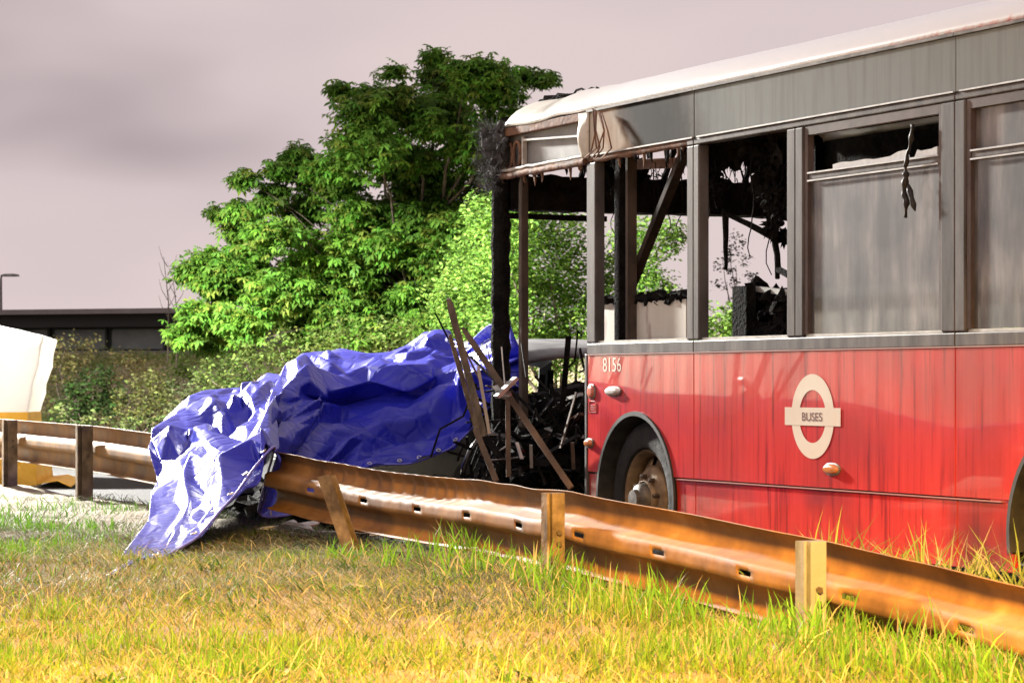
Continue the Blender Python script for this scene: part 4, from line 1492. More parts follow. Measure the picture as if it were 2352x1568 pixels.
def catmull(P, n):
    """P (k,...) -> dense samples, n per span"""
    k = len(P)
    out = []
    for i in range(k - 1):
        p0, p1, p2, p3 = P[max(i - 1, 0)], P[i], P[i + 1], P[min(i + 2, k - 1)]
        for j in range(n):
            t = j / n
            cr_ = 0.5 * ((2 * p1) + (-p0 + p2) * t + (2 * p0 - 5 * p1 + 4 * p2 - p3) * t * t + (-p0 + 3 * p1 - 3 * p2 + p3) * t ** 3)
            ln_ = p1 + (p2 - p1) * t
            out.append(cr_ * 0.45 + ln_ * 0.55)
    out.append(P[-1])
    return np.array(out)


dense = catmull(net, 16)
dense = np.swapaxes(catmull(np.swapaxes(dense, 0, 1), 18), 0, 1)
nc_, nr_ = dense.shape[:2]
gu = np.gradient(dense, axis=0); gv = np.gradient(dense, axis=1)
nrm = np.cross(gu, gv)
nrm /= np.linalg.norm(nrm, axis=2, keepdims=True) + 1e-9
if nrm[:, :, 1].mean() > 0:
    nrm = -nrm
su = np.cumsum(np.concatenate([[0], np.linalg.norm(np.diff(dense, axis=0), axis=2).mean(axis=1)]))
sv = np.cumsum(np.concatenate([[0], np.linalg.norm(np.diff(dense, axis=1), axis=2).mean(axis=0)]))
# irregular fold points: dart throwing on the sheet, then a Delaunay net of flat facets
sel = []
for i in list(range(0, nc_, 7)) + [nc_ - 1]:
    for j in (0, nr_ - 1):
        sel.append((i, j))
for j in list(range(0, nr_, 9)):
    for i in (0, nc_ - 1):
        sel.append((i, j))
sel = list(dict.fromkeys(sel))
ptsl = [dense[i, j] for i, j in sel]
cand = np.stack([rng.integers(1, nc_ - 1, 9000), rng.integers(1, nr_ - 1, 9000)], 1)
gaps = 0.055 + 0.17 * vn(su[cand[:, 0]] * 1.3, sv[cand[:, 1]] * 1.3, 26) ** 1.4
buf = np.zeros((len(ptsl) + len(cand), 3)); nb_ = len(ptsl); buf[:nb_] = ptsl
for (i, j), gap in zip(cand, gaps):
    q3 = dense[i, j]
    if ((buf[:nb_] - q3) ** 2).sum(1).min() > gap * gap:
        sel.append((int(i), int(j))); buf[nb_] = q3; nb_ += 1
from mathutils.geometry import delaunay_2d_cdt
res = delaunay_2d_cdt([Vector((su[i], sv[j])) for i, j in sel], [], [], 0, 1e-6)
tv2, tf = res[0], res[2]
orig = res[3]
TV = []
for k2, v2 in enumerate(tv2):
    i, j = sel[orig[k2][0]] if orig[k2] else (0, 0)
    base = dense[i, j]; nn = nrm[i, j]
    amp = 0.20 * (vn(su[i] * 1.5, sv[j] * 1.5, 27) - 0.5) + 0.17 * (vn(su[i] * 3.6, sv[j] * 3.6, 28) - 0.5) + 0.10 * (rng.random() - 0.5)
    rr = j / (nr_ - 1)
    k3 = (1 - 0.7 * math.exp(-((rr - 0.33) / 0.05) ** 2)) * min(1, max(0.1, (base[2] - 0.36) / 0.25))
    if j in (0, nr_ - 1):
        k3 *= 0.5
    q3 = base + nn * amp * k3
    q3[2] = max(q3[2], float(hz(q3[0], q3[1])) + 0.012)
    TV.append(tuple(q3))


def tarp_mat():
    m = bpy.data.materials.new('blue_tarpaulin')
    m.use_nodes = True
    n, l = m.node_tree.nodes, m.node_tree.links
    b = n['Principled BSDF']
    tc = n.new('ShaderNodeTexCoord')
    nz = n.new('ShaderNodeTexNoise'); nz.inputs['Scale'].default_value = 2.2; nz.inputs['Detail'].default_value = 4
    l.new(tc.outputs['Object'], nz.inputs['Vector'])
    rp = ramp_nodes(n, [(0.35, (0.020, 0.026, 0.40)), (0.65, (0.036, 0.044, 0.52))])
    l.new(nz.outputs['Fac'], rp.inputs['Fac']); l.new(rp.outputs['Color'], b.inputs['Base Color'])
    b.inputs['Roughness'].default_value = 0.33
    b.inputs['Specular IOR Level'].default_value = 0.28
    n2 = n.new('ShaderNodeTexNoise'); n2.inputs['Scale'].default_value = 34; n2.inputs['Detail'].default_value = 4; n2.inputs['Distortion'].default_value = 0.3
    l.new(tc.outputs['Object'], n2.inputs['Vector'])
    bp = n.new('ShaderNodeBump'); bp.inputs['Strength'].default_value = 0.13; bp.inputs['Distance'].default_value = 0.006
    l.new(n2.outputs['Fac'], bp.inputs['Height']); l.new(bp.outputs['Normal'], b.inputs['Normal'])
    vo = n.new('ShaderNodeTexVoronoi'); vo.feature = 'DISTANCE_TO_EDGE'; vo.inputs['Scale'].default_value = 7.5; vo.inputs['Randomness'].default_value = 1.0
    l.new(tc.outputs['Object'], vo.inputs['Vector'])
    vr = n.new('ShaderNodeMapRange'); vr.inputs['From Max'].default_value = 0.16
    l.new(vo.outputs['Distance'], vr.inputs['Value'])
    b2_ = n.new('ShaderNodeBump'); b2_.inputs['Strength'].default_value = 0.28; b2_.inputs['Distance'].default_value = 0.012
    l.new(vr.outputs['Result'], b2_.inputs['Height']); l.new(bp.outputs['Normal'], b2_.inputs['Normal']); l.new(b2_.outputs['Normal'], b.inputs['Normal'])
    tr = n.new('ShaderNodeBsdfTranslucent'); tr.inputs['Color'].default_value = (0.06, 0.05, 0.7, 1)
    mx = n.new('ShaderNodeMixShader'); mx.inputs['Fac'].default_value = 0.06
    l.new(b.outputs['BSDF'], mx.inputs[1]); l.new(tr.outputs['BSDF'], mx.inputs[2])
    l.new(mx.outputs['Shader'], n['Material Output'].inputs['Surface'])
    return m


me = bpy.data.meshes.new('tarpaulin')
me.from_pydata(TV, [], [tuple(f) for f in tf])
me.update()
me.materials.append(tarp_mat())
for pl_ in me.polygons:
    pl_.use_smooth = True
ca = me.attributes.new('crease_edge', 'FLOAT', 'EDGE')
ca.data.foreach_set('value', np.where(rng.random(len(me.edges)) < 0.8, rng.uniform(0.88, 1.0, len(me.edges)), rng.uniform(0.0, 0.3, len(me.edges))).astype(np.float32))
tarp = link(bpy.data.objects.new('tarpaulin', me))
md = tarp.modifiers.new('fold', 'SUBSURF'); md.levels = 3; md.render_levels = 3; md.boundary_smooth = 'ALL'
md = tarp.modifiers.new('solid', 'SOLIDIFY'); md.thickness = 0.004
tag(tarp, 'crumpled shiny blue tarpaulin draped over the wreck and the crash barrier', 'tarpaulin')
q = MB()
hem = [Vector(dense[i, -1]) + Vector((0, 0, 0.004)) for i in range(0, nc_, 3)]
q.tube(hem, 0.007, 6)
q.build('hem', mat('tarp_hem', (0.12, 0.11, 0.6), (0.2, 0.2, 0.7), scale=5, rough=0.4), tarp, smooth=True)

for i in range(4, nc_, 14):
    c = Vector(dense[i, -1]) * 0.85 + Vector(dense[i, -8]) * 0.15
    nn = Vector(nrm[i, -6])
    e1_ = nn.cross(Vector((0, 0, 1))).normalized(); e2_ = nn.cross(e1_)
    q = MB(); q.tube([c + nn * 0.02 + (e1_ * math.cos(t) + e2_ * math.sin(t)) * 0.014 for t in np.linspace(0, 2 * math.pi, 11)], 0.004, 5)
    q.build('eyelet', ALU, tarp, smooth=True)

# ================================================================= FORENSIC TENT
tent = empty('white_tent', img(-60, 1095, 31))
tag(tent, 'white incident tent with yellow bottom band at the left edge', 'tent')
TM = mat('tent_fabric', (0.85, 0.86, 0.87), (0.9, 0.9, 0.9), scale=2, rough=0.7, bump=0.2, bscale=4)
tn_ = TM.node_tree.nodes; tl_ = TM.node_tree.links
ttr = tn_.new('ShaderNodeBsdfTranslucent'); ttr.inputs['Color'].default_value = (0.9, 0.9, 0.9, 1)
tmx = tn_.new('ShaderNodeMixShader'); tmx.inputs['Fac'].default_value = 0.55
tl_.new(tn_['Principled BSDF'].outputs['BSDF'], tmx.inputs[1]); tl_.new(ttr.outputs['BSDF'], tmx.inputs[2]); tl_.new(tmx.outputs['Shader'], tn_['Material Output'].inputs['Surface'])
TY = mat('tent_yellow_band', (0.80, 0.42, 0.03), (0.85, 0.50, 0.06), scale=3, rough=0.6, bump=0.15, bscale=6)
to = tent.location


def tpatch(name, rows_, m_):
    q_ = MB()
    q_.grid([[Vector(p_) - to for p_ in r_] for r_ in rows_])
    return q_.build(name, m_, tent, smooth=False, solid=0.012)


def lerp_rows(tl, tr_, bl_, br_, n_=8, bulge=0.04):
    out = []
    for i in range(n_ + 1):
        f = i / n_
        a, b_ = tl.lerp(bl_, f), tr_.lerp(br_, f)
        out.append([a.lerp(b_, j / n_) + Vector((bulge * mnoise.noise(Vector((i * 0.5, j * 0.6, 1))), bulge * mnoise.noise(Vector((i * 0.5, j * 0.6, 4))), 0)) for j in range(n_ + 1)])
    return out


D1, D2, D3 = 29.6, 31.0, 33.0
ptA, ptB, ptC, ptD = img(-300, 800, D1), img(100, 772, D1 + 0.3), img(131, 782, D2 + 1.2), img(-60, 740, D3)
btA, btB, btC = img(-300, 948, D1), img(62, 946, D1 + 0.3), img(93, 944, D2 + 1.2)
tpatch('front_wall', lerp_rows(ptA, ptB, btA, btB), TM)
tpatch('side_wall', lerp_rows(ptB, ptC, btB, btC), TM)
apex = img(-120, 722, D2 + 0.6)
tpatch('roof_panel', lerp_rows(apex, apex + Vector((0.02, 0, 0)), ptA, ptB, bulge=0.02), TM)
tpatch('roof_panel', lerp_rows(apex, apex + Vector((0.02, 0, 0)), ptB, ptC, bulge=0.02), TM)
tpatch('roof_panel', lerp_rows(apex, apex + Vector((-0.02, 0, 0)), ptC, img(-150, 800, D3 + 0.6), bulge=0.02), TM)
gz = 0.02


def drop(p_, out=0.0):
    return Vector((p_.x + out, p_.y - out * 0.3, gz))


yA, yB, yC = drop(btA), drop(btB, 0.12), drop(btC, 0.16)
tpatch('yellow_band', lerp_rows(btA, btB, yA, yB, bulge=0.06), TY)
tpatch('yellow_band', lerp_rows(btB, btC, yB, yC, bulge=0.06), TY)
tpatch('ground_flap', [[yB + Vector((0, 0, 0.02)), yC + Vector((0, 0, 0.02))], [yB + Vector((0.25, -0.2, 0.06)), yC + Vector((0.22, -0.3, 0.05))], [yB + Vector((0.42, -0.35, 0.0)), yC + Vector((0.4, -0.5, 0.0))]], TY)

# ================================================================= TREES AND BUSHES
BARK = mat('bark', (0.05, 0.038, 0.028), (0.11, 0.085, 0.06), scale=8, rough=0.9, bump=0.6, bscale=20, stretch=(1, 1, 0.3))
LEAF = leaf_mat('leaf', 0.48)


def orient(n_, droop=0.0, spread=1.0, toward=None):
    """random leaf frames: (normal-ish, axis) arrays"""
    a = rng.uniform(0, 2 * np.pi, n_)
    ax = np.stack([np.cos(a), np.sin(a), np.full(n_, -droop) + rng.normal(0, 0.3, n_)], 1)
    ax /= np.linalg.norm(ax, axis=1, keepdims=True)
    rd = rng.normal(0, spread, (n_, 3)) + np.array([0, 0, 1.0])
    sd_ = np.cross(ax, rd)
    sd_ /= np.linalg.norm(sd_, axis=1, keepdims=True) + 1e-9
    return ax, sd_


def leaves(C, size, tint, width=0.5, droop=0.3):
    """kite-shaped leaves; returns V, F(4), tint"""
    n_ = len(C)
    ax, sd_ = orient(n_, droop)
    size = np.broadcast_to(size, (n_,))[:, None]
    a = C
    m_ = C + ax * size * 0.5
    V_ = np.stack([a, m_ + sd_ * size * width * 0.5, C + ax * size - np.array([0, 0, 0.1]) * size, m_ - sd_ * size * width * 0.5], 1).reshape(-1, 3)
    F_ = np.arange(4 * n_).reshape(n_, 4)
    return V_, F_, np.repeat(tint, 4, axis=0)


def palmate(C, size, tint):
    """horse-chestnut leaves: six drooping leaflets fanned from one stalk"""
    n_ = len(C)
    tilt = rng.normal(0, 0.35, (n_, 3)) + np.array([0, -0.25, 1.0])
    tilt /= np.linalg.norm(tilt, axis=1, keepdims=True)
    ref = rng.normal(0, 1, (n_, 3))
    e1 = np.cross(tilt, ref); e1 /= np.linalg.norm(e1, axis=1, keepdims=True)
    e2 = np.cross(tilt, e1)
    Vs, Fs, Ts = [], [], []
    off = 0
    size = np.broadcast_to(size, (n_,))[:, None]
    for k in range(6):
        a = 2 * np.pi * k / 6.6 + rng.normal(0, 0.12, (n_, 1))
        d = e1 * np.cos(a) + e2 * np.sin(a)
        s_ = -e1 * np.sin(a) + e2 * np.cos(a)
        L_ = size * rng.uniform(0.75, 1.1, (n_, 1))
        dr = rng.uniform(0.25, 0.8, (n_, 1))
        mid = C + d * L_ * 0.6 - np.array([0, 0, 1.0]) * L_ * dr * 0.25
        tip = C + d * L_ * 0.92 - np.array([0, 0, 1.0]) * L_ * dr * 0.8
        w_ = L_ * 0.19
        Vq = np.stack([C, mid + s_ * w_, tip, mid - s_ * w_], 1).reshape(-1, 3)
        Vs.append(Vq); Fs.append(np.arange(4 * n_).reshape(n_, 4) + off); off += 4 * n_
        Ts.append(np.repeat(tint * rng.uniform(0.9, 1.1, (n_, 1)), 4, axis=0))
    return np.concatenate(Vs), np.concatenate(Fs), np.concatenate(Ts)


def tints(n_, c, var=0.25, dark=None, fdark=0.0):
    t = np.tile(np.array(c, float), (n_, 1)) * (1 + rng.normal(0, var, (n_, 1)))
    t *= 1 + rng.normal(0, var * 0.35, (n_, 3))
    if dark is not None:
        k = rng.random(n_) < fdark
        t[k] = np.array(dark) * (1 + rng.normal(0, 0.15, (k.sum(), 1)))
    return np.clip(t, 0.003, 0.9)


def branches(mb, base, targets, r0, n_seg=6, wig=0.15):
    base = Vector(base)
    for tgt in targets:
        tgt = Vector(tgt)
        d = tgt - base
        P = []
        s_ = random.random() * 30
        for k in range(n_seg + 1):
            f = k / n_seg
            q_ = base + d * f + Vector((mnoise.noise(Vector((s_, f * 3, 0))), mnoise.noise(Vector((s_, f * 3, 5))), mnoise.noise(Vector((s_, f * 3, 9))) + 0.6 * f * (1 - f))) * wig * d.length * (f * (1 - f) * 3 + 0.1 * f)
            P.append(q_)
        mb.tube(P, [r0 * (1 - 0.85 * k / n_seg) for k in range(n_seg + 1)], 6)


def ellip(c, r, n_, shell=0.55):
    d = rng.normal(0, 1, (n_, 3)); d /= np.linalg.norm(d, axis=1, keepdims=True)
    rr = shell + (1 - shell) * rng.random((n_, 1)) ** 0.6
    return np.array(c) + d * rr * np.array(r)


# --- chestnut
DT = 45.0
tree = empty('chestnut_tree', (img(960, 878, DT).x, DT + 0.3, 1.2))
tag(tree, 'big horse chestnut tree with broad drooping leaves behind the tarpaulin', 'tree')
blobs = [(1010, 175, 62), (1075, 175, 60), (1150, 215, 66), (915, 225, 70), (830, 250, 70), (1000, 270, 100), (850, 340, 100), (765, 420, 80), (1110, 310, 90), (985, 410, 115),
         (705, 490, 80), (625, 545, 72), (560, 610, 66), (525, 680, 60), (850, 520, 105), (745, 600, 100), (640, 670, 84), (560, 750, 62), (930, 590, 110), (1040, 550, 100), (790, 720, 90),
         (900, 720, 95), (690, 745, 70), (485, 645, 45), (455, 715, 42), (500, 765, 45), (560, 410, 24), (505, 490, 26), (1205, 175, 32), (1248, 180, 18), (1000, 130, 20), (905, 165, 16), (430, 625, 18), (600, 470, 30), (640, 390, 26), (690, 350, 30),
         (1180, 300, 70), (1060, 660, 90), (1000, 760, 80), (1130, 450, 90), (780, 205, 26), (1125, 165, 30)]
poly = [(430, 790), (410, 700), (455, 640), (490, 560), (505, 500), (560, 450), (640, 400), (700, 350), (770, 320), (780, 230), (850, 205), (905, 225), (990, 165), (1060, 140), (1130, 165), (1215, 205), (1200, 300), (1200, 500), (1150, 780)]


def inside(x, y, pg):
    c = False
    for i in range(len(pg)):
        (xa, ya), (xb, yb) = pg[i], pg[i - 1]
        if (ya > y) != (yb > y) and x < (xb - xa) * (y - ya) / (yb - ya) + xa:
            c = not c
    return c


k = 0
while k < 110:
    x, y = random.uniform(410, 1215), random.uniform(150, 790)
    if inside(x, y, poly):
        blobs.append((x, y, random.uniform(30, 58)))
        k += 1
Cs, Ts, tips = [], [], []
for i, (x, y, r_) in enumerate(blobs):
    dy = rng.uniform(-1.6, 1.2) * (1 if r_ > 50 else 0.4)
    c = img(x, y, DT + dy)
    rm = r_ / FPX * DT
    n_ = int(90 + 190 * (r_ / 60) ** 2)
    pts = ellip(c, (rm * 1.05, rm * 1.0, rm * 0.85), n_, 0.45)
    # break each blob into drooping sprays
    nsp = max(3, n_ // 14)
    sp = ellip(c, (rm, rm * 0.9, rm * 0.8), nsp, 0.6)
    idx = rng.integers(0, nsp, n_)
    pts = sp[idx] * 0.55 + pts * 0.45 + rng.normal(0, 0.07, (n_, 3)) * np.array([1.3, 1.3, 0.6])
    Cs.append(pts)
    tn = rng.uniform(0.8, 1.2)
    Ts.append(tints(n_, np.array((0.105, 0.225, 0.03)) * tn, 0.26, (0.18, 0.24, 0.04), 0.12))
    tips.append(c)
C_ = np.concatenate(Cs); T_ = np.concatenate(Ts)
V_, F_, TT = palmate(C_ - np.array(tree.location), rng.uniform(0.085, 0.165, len(C_)), T_)
o = np_mesh('crown', V_, F_, LEAF, tree, TT); tag(o, kind='stuff')
q = MB()
tb = Vector((0, 0, -0.4))
q.tube([tb, (0.05, 0, 0.6), (0.1, 0.1, 1.3), (0.2, 0.1, 2.4), (0.3, 0.2, 3.6)], [0.24, 0.2, 0.17, 0.12, 0.06], 10)
q.build('trunk', BARK, tree, angle=60)
q = MB()
for i, t_ in enumerate(tips[:70]):
    hgt = min(2.8, max(0.4, (t_.z - 1.2) * 0.45))
    branches(q, (0.08 + 0.03 * hgt, 0.1, hgt), [t_ - tree.location], 0.045 if blobs[i][2] > 40 else 0.022)
q.build('limbs', BARK, tree, angle=60)


def bush(name, label, D, blobs_, leaf, col, dark, n_mul, cat='bush', width=0.55, var=0.25, twig=True, fdark=0.15, group=None):
    xs = [b_[0] for b_ in blobs_]; ys = [b_[1] + b_[2] for b_ in blobs_]
    cx_ = sum(xs) / len(xs)
    base = img(cx_, max(ys), D)
    gzz = float(hz(base.x, base.y))
    root = empty(name, (base.x, base.y, gzz))
    tag(root, label, cat, group)
    Cs, Ts, tips_ = [], [], []
    for x, y, r_ in blobs_:
        c = img(x, y, D + rng.uniform(-0.6, 0.6))
        rm = r_ / FPX * D
        n_ = int(n_mul * (r_ / 50) ** 2) + 20
        nsp = max(4, n_ // 22)
        sp = ellip(c, (rm, rm * 0.9, rm * 0.95), nsp, 0.5)
        pts = sp[rng.integers(0, nsp, n_)] + rng.normal(0, rm * 0.13 + 0.03, (n_, 3))
        pts[:, 2] = np.maximum(pts[:, 2], hz(pts[:, 0], pts[:, 1]) + 0.03)
        Cs.append(pts); Ts.append(tints(n_, np.array(col) * rng.uniform(0.85, 1.15), var, dark, fdark)); tips_.append(c - root.location)
    C2 = np.concatenate(Cs) - np.array(root.location)
    V2, F2, T2 = leaves(C2, rng.uniform(leaf * 0.7, leaf * 1.3, len(C2)), np.concatenate(Ts), width, 0.1)
    o_ = np_mesh('crown', V2, F2, LEAF, root, T2); tag(o_, kind='stuff')
    if twig:
        q_ = MB()
        branches(q_, (0, 0, -0.1), tips_, 0.035, 5, 0.2)
        q_.build('trunk', BARK, root, angle=60)
    return root


bush('hawthorn_tree', 'pale green small-leaved hawthorn seen through the open bus doorway', 36.0,
     [(1110, 480, 50), (1160, 540, 75), (1090, 590, 70), (1060, 690, 80), (1140, 660, 90), (1240, 600, 95), (1240, 720, 100), (1320, 660, 90), (1360, 740, 90), (1150, 770, 80), (1060, 780, 70), (1290, 540, 70),
      (1420, 620, 70), (1470, 560, 70), (1530, 540, 45), (1420, 720, 60), (1500, 660, 50), (1190, 460, 55), (1280, 800, 70), (1480, 700, 55), (1560, 690, 45)], 0.062, (0.15, 0.27, 0.045), (0.06, 0.12, 0.02), 760, 'tree')
bush('dark_ivy_bush', 'dark green ivy bush on the bank right of the white tent', 50.0, [(215, 890, 55), (180, 920, 45), (260, 920, 45), (215, 940, 50), (160, 955, 40)], 0.085, (0.045, 0.085, 0.022), (0.02, 0.04, 0.012), 420)
bush('pale_shrub', 'small bright green shrub on the bank below the building wall', 56.0, [(418, 830, 30), (405, 860, 32), (450, 850, 26)], 0.08, (0.12, 0.19, 0.04), (0.06, 0.1, 0.02), 420)
bush('brown_scrub_bush', 'dry olive scrub at the bank top beside the white tent', 52.0, [(150, 800, 40), (180, 830, 40), (130, 850, 45), (205, 800, 30), (120, 900, 40)], 0.075, (0.20, 0.19, 0.07), (0.1, 0.09, 0.04), 380)
bush('roadside_shrub', 'low yellow green shrub under the chestnut tree behind the tarpaulin', 42.0, [(640, 800, 50), (720, 800, 55), (800, 790, 60), (900, 790, 55), (560, 830, 45), (990, 800, 50), (480, 870, 40)], 0.07, (0.12, 0.17, 0.04), (0.06, 0.09, 0.02), 420)
bush('sparse_far_tree', 'thin grey green tree far off seen through the second bus window', 75.0, [(1680, 560, 30), (1690, 610, 36), (1670, 650, 34), (1700, 670, 30), (1660, 600, 22), (1720, 640, 20)], 0.10, (0.05, 0.06, 0.035), (0.03, 0.03, 0.02), 170, 'tree')
bush('low_green_shrub', 'bright green shrub low behind the second bus window', 34.0, [(1650, 730, 40), (1690, 745, 40), (1725, 755, 36), (1640, 770, 50), (1700, 790, 50)], 0.07, (0.13, 0.23, 0.04), (0.06, 0.1, 0.02), 420)
bush('olive_bush', 'rounded olive bush on the bank right of the ivy bush', 50.0, [(335, 890, 42), (370, 915, 40), (300, 930, 42), (345, 945, 45)], 0.08, (0.17, 0.19, 0.06), (0.09, 0.1, 0.035), 420)
bush('grey_green_bush', 'grey green scrubby bush on the bank just left of the tarpaulin', 47.0, [(430, 915, 42), (470, 900, 40), (400, 945, 40), (450, 945, 42)], 0.075, (0.15, 0.18, 0.075), (0.08, 0.1, 0.04), 420)
bush('yellow_bush', 'yellowish dry bush under the low building wall on the bank', 54.0, [(280, 835, 32), (320, 850, 34), (250, 860, 30), (350, 855, 28)], 0.075, (0.22, 0.20, 0.08), (0.12, 0.1, 0.04), 380)
bush('leafy_bush', 'leafy green bush at the bank top below the chestnut tree', 50.0, [(500, 850, 38), (540, 870, 36), (520, 820, 30), (570, 840, 36)], 0.08, (0.13, 0.21, 0.05), (0.07, 0.11, 0.03), 420)
bush('roadside_scrub', 'straggly green scrub beside the road behind the left barrier posts', 44.0, [(150, 955, 32), (290, 965, 30), (360, 970, 28), (220, 968, 28)], 0.075, (0.12, 0.16, 0.05), (0.06, 0.08, 0.03), 380)
# bare twigs left of the tree
for k, (x, y0, y1, lab) in enumerate(((385, 560, 770, 'tallest bare twig sapling rising before the low building'), (405, 600, 780, 'shorter bare twig sapling close to the chestnut leaves'))):
    root = empty('bare_sapling', img(x, y1 + 30, 55))
    tag(root, lab, 'sapling', 'bare saplings on the bank')
    q = MB()
    L_ = (y1 - y0) / FPX * 55
    q.tube([(0, 0, -0.3), (0.02, 0, L_ * 0.5), (-0.08, 0, L_)], [0.018, 0.012, 0.004], 5)
    q.build('stem', BARK, root)
    for j in range(7):
        f = 0.35 + 0.09 * j
        s_ = 1 if j % 2 else -1
        q = MB(); q.tube([(0.0, 0, L_ * f), (s_ * 0.12, 0.03, L_ * f + 0.2), (s_ * 0.18, 0.03, L_ * f + 0.42)], [0.008, 0.005, 0.002], 4)
        q.build('twig', BARK, root)

# --- undergrowth over the bank: too fine to count
n_ = 52000
uu = rng.uniform(-62, -8, n_); pp = rng.uniform(-13.5, -7.3, n_)
X_ = OX + UX * uu + PX * pp; Y_ = OY + UY * uu + PY * pp
cl_ = vn(X_ * 0.7, Y_ * 0.7, 41)
Z_ = hz(X_, Y_) + rng.random(n_) ** 1.3 * (0.10 + 0.42 * cl_)
dry = vn(X_ * 0.35, Y_ * 0.35, 43) + rng.normal(0, 0.12, n_)
tg = np.where((dry > 0.60)[:, None], np.array([[0.26, 0.23, 0.11]]), np.array([[0.16, 0.21, 0.065]])) * (1 + rng.normal(0, 0.28, (n_, 1)))
V_, F_, TT = leaves(np.stack([X_, Y_, Z_], 1), rng.uniform(0.06, 0.15, n_), np.clip(tg, 0.01, 0.5), 0.38, -0.4)
o = np_mesh('bank_undergrowth', V_, F_, LEAF, None, TT)
tag(o, 'tangled dry and green undergrowth covering the far bank', 'undergrowth', kind='stuff')

# ================================================================= GRASS
BLADE = leaf_mat('grass_blade', 0.35, 0.5)


def blades(X, Y, length, lean, tint, width=0.0032, az=None):
    n_ = len(X)
    az = rng.uniform(0, 2 * np.pi, n_) if az is None else az
    d = np.stack([np.cos(az), np.sin(az), np.zeros(n_)], 1)
    fa = rng.uniform(0, 2 * np.pi, n_)
    s_ = np.stack([np.cos(fa), np.sin(fa) * 0.5, np.zeros(n_)], 1)
    B_ = np.stack([X, Y, hz(X, Y) - 0.008], 1)
    l_ = length[:, None]; le = lean[:, None]
    upv = np.array([0, 0, 1.0])
    M1 = B_ + upv * l_ * 0.5 * np.cos(le * 0.6) + d * l_ * 0.5 * np.sin(le * 0.6)
    M2 = M1 + upv * l_ * 0.3 * np.cos(le) + d * l_ * 0.3 * np.sin(le)
    Tp = M2 + upv * l_ * 0.25 * np.cos(le * 1.5) + d * l_ * 0.25 * np.sin(le * 1.5)
    w_ = np.broadcast_to(width, (n_,))[:, None] * rng.uniform(0.6, 1.3, (n_, 1))
    V_ = np.stack([B_ - s_ * w_, B_ + s_ * w_, M1 + s_ * w_ * 0.85, M1 - s_ * w_ * 0.85, M2 + s_ * w_ * 0.6, M2 - s_ * w_ * 0.6, Tp], 1)
    V_[:, :, 2] = np.maximum(V_[:, :, 2], (B_[:, 2] + 0.004)[:, None] - np.array([0.01, 0.01, 0, 0, 0, 0, 0]))
    V_ = V_.reshape(-1, 3)
    k = np.arange(n_)[:, None] * 7
    tri = np.concatenate([k + np.array([[0, 1, 2]]), k + np.array([[0, 2, 3]]), k + np.array([[3, 2, 4]]), k + np.array([[3, 4, 5]]), k + np.array([[5, 4, 6]])])
    return V_, tri, np.repeat(tint, 7, axis=0)


def scatter(n_, d0, d1, marg=0.7):
    D = np.sqrt(rng.uniform(d0 ** 2, d1 ** 2, n_))
    X = rng.uniform(-1, 1, n_) * (0.186 * D + marg)
    return X, D


def pcoord(X, Y):
    return (X - OX) * PX + (Y - OY) * PY


def masks(X, Y):
    """how trampled/charred (hay) and how sandy the ground is"""
    p = pcoord(X, Y)
    t = (X + 2.78) * 0.37 + (Y - 18.4) * -0.93
    wob = (vn(X * 0.9, Y * 0.9, 51) - 0.5)
    hay = sstep(8.7, 9.6, Y + wob * 1.6) * sstep(0.75, -0.15, X + 0.02 * (Y - 10) + wob * 1.2)
    hay = hay * (0.55 + 0.45 * sstep(0.25, 0.6, vn(X * 2.1, Y * 2.1, 52)))
    sandy = sstep(4.4, 2.9, p + wob * 1.2) * sstep(-0.8, -2.0, X + wob * 0.6) * sstep(14.0, 15.5, Y + wob)
    return hay, sandy


Vall, Fall, Tall = [], [], []
off = 0


def push(v, f, t):
    global off
    Vall.append(v); Fall.append(f + off); Tall.append(t); off += len(v)


GREEN = np.array((0.095, 0.22, 0.022)); YEL = np.array((0.21, 0.26, 0.04)); STRAW = np.array((0.36, 0.31, 0.17)); HAY = np.array((0.23, 0.24, 0.16)); ASH = np.array((0.13, 0.13, 0.11))
# upright grass
X, Y = scatter(105000, 6.4, 13.5)
hay, sandy = masks(X, Y)
p = pcoord(X, Y)
tuft = vn(X * 2.6, Y * 2.6, 61) * 0.6 + vn(X * 6.5, Y * 6.5, 62) * 0.4
bare = vn(X * 1.7 + 5, Y * 1.7, 63)
keep = (rng.random(len(X)) > hay * 0.98) & (p > 1.42) & (rng.random(len(X)) > sandy * 0.9) & (rng.random(len(X)) < 0.25 + 1.4 * sstep(0.25, 0.6, tuft)) & (rng.random(len(X)) > 0.75 * sstep(0.66, 0.8, bare))
X, Y, tuft = X[keep], Y[keep], tuft[keep]
right = sstep(-1.4, 1.2, X)
ln = (0.030 + 0.066 * sstep(0.35, 0.8, tuft) * (0.6 + 0.5 * right)) * rng.uniform(0.55, 1.45, len(X))
mixg = np.clip(vn(X * 1.5, Y * 1.5, 64) * 0.9 + rng.normal(0, 0.2, len(X)) - 0.1, 0, 1)[:, None]
tt = GREEN * (1 - mixg) + YEL * mixg
sk = rng.random(len(X)) < 0.13
tt[sk] = STRAW
tt = np.clip(tt * (1 + rng.normal(0, 0.22, (len(X), 1))), 0.01, 0.6)
push(*blades(X, Y, ln, np.abs(rng.normal(0.35, 0.3, len(X))), tt, 0.0021 + 0.0006 * right))
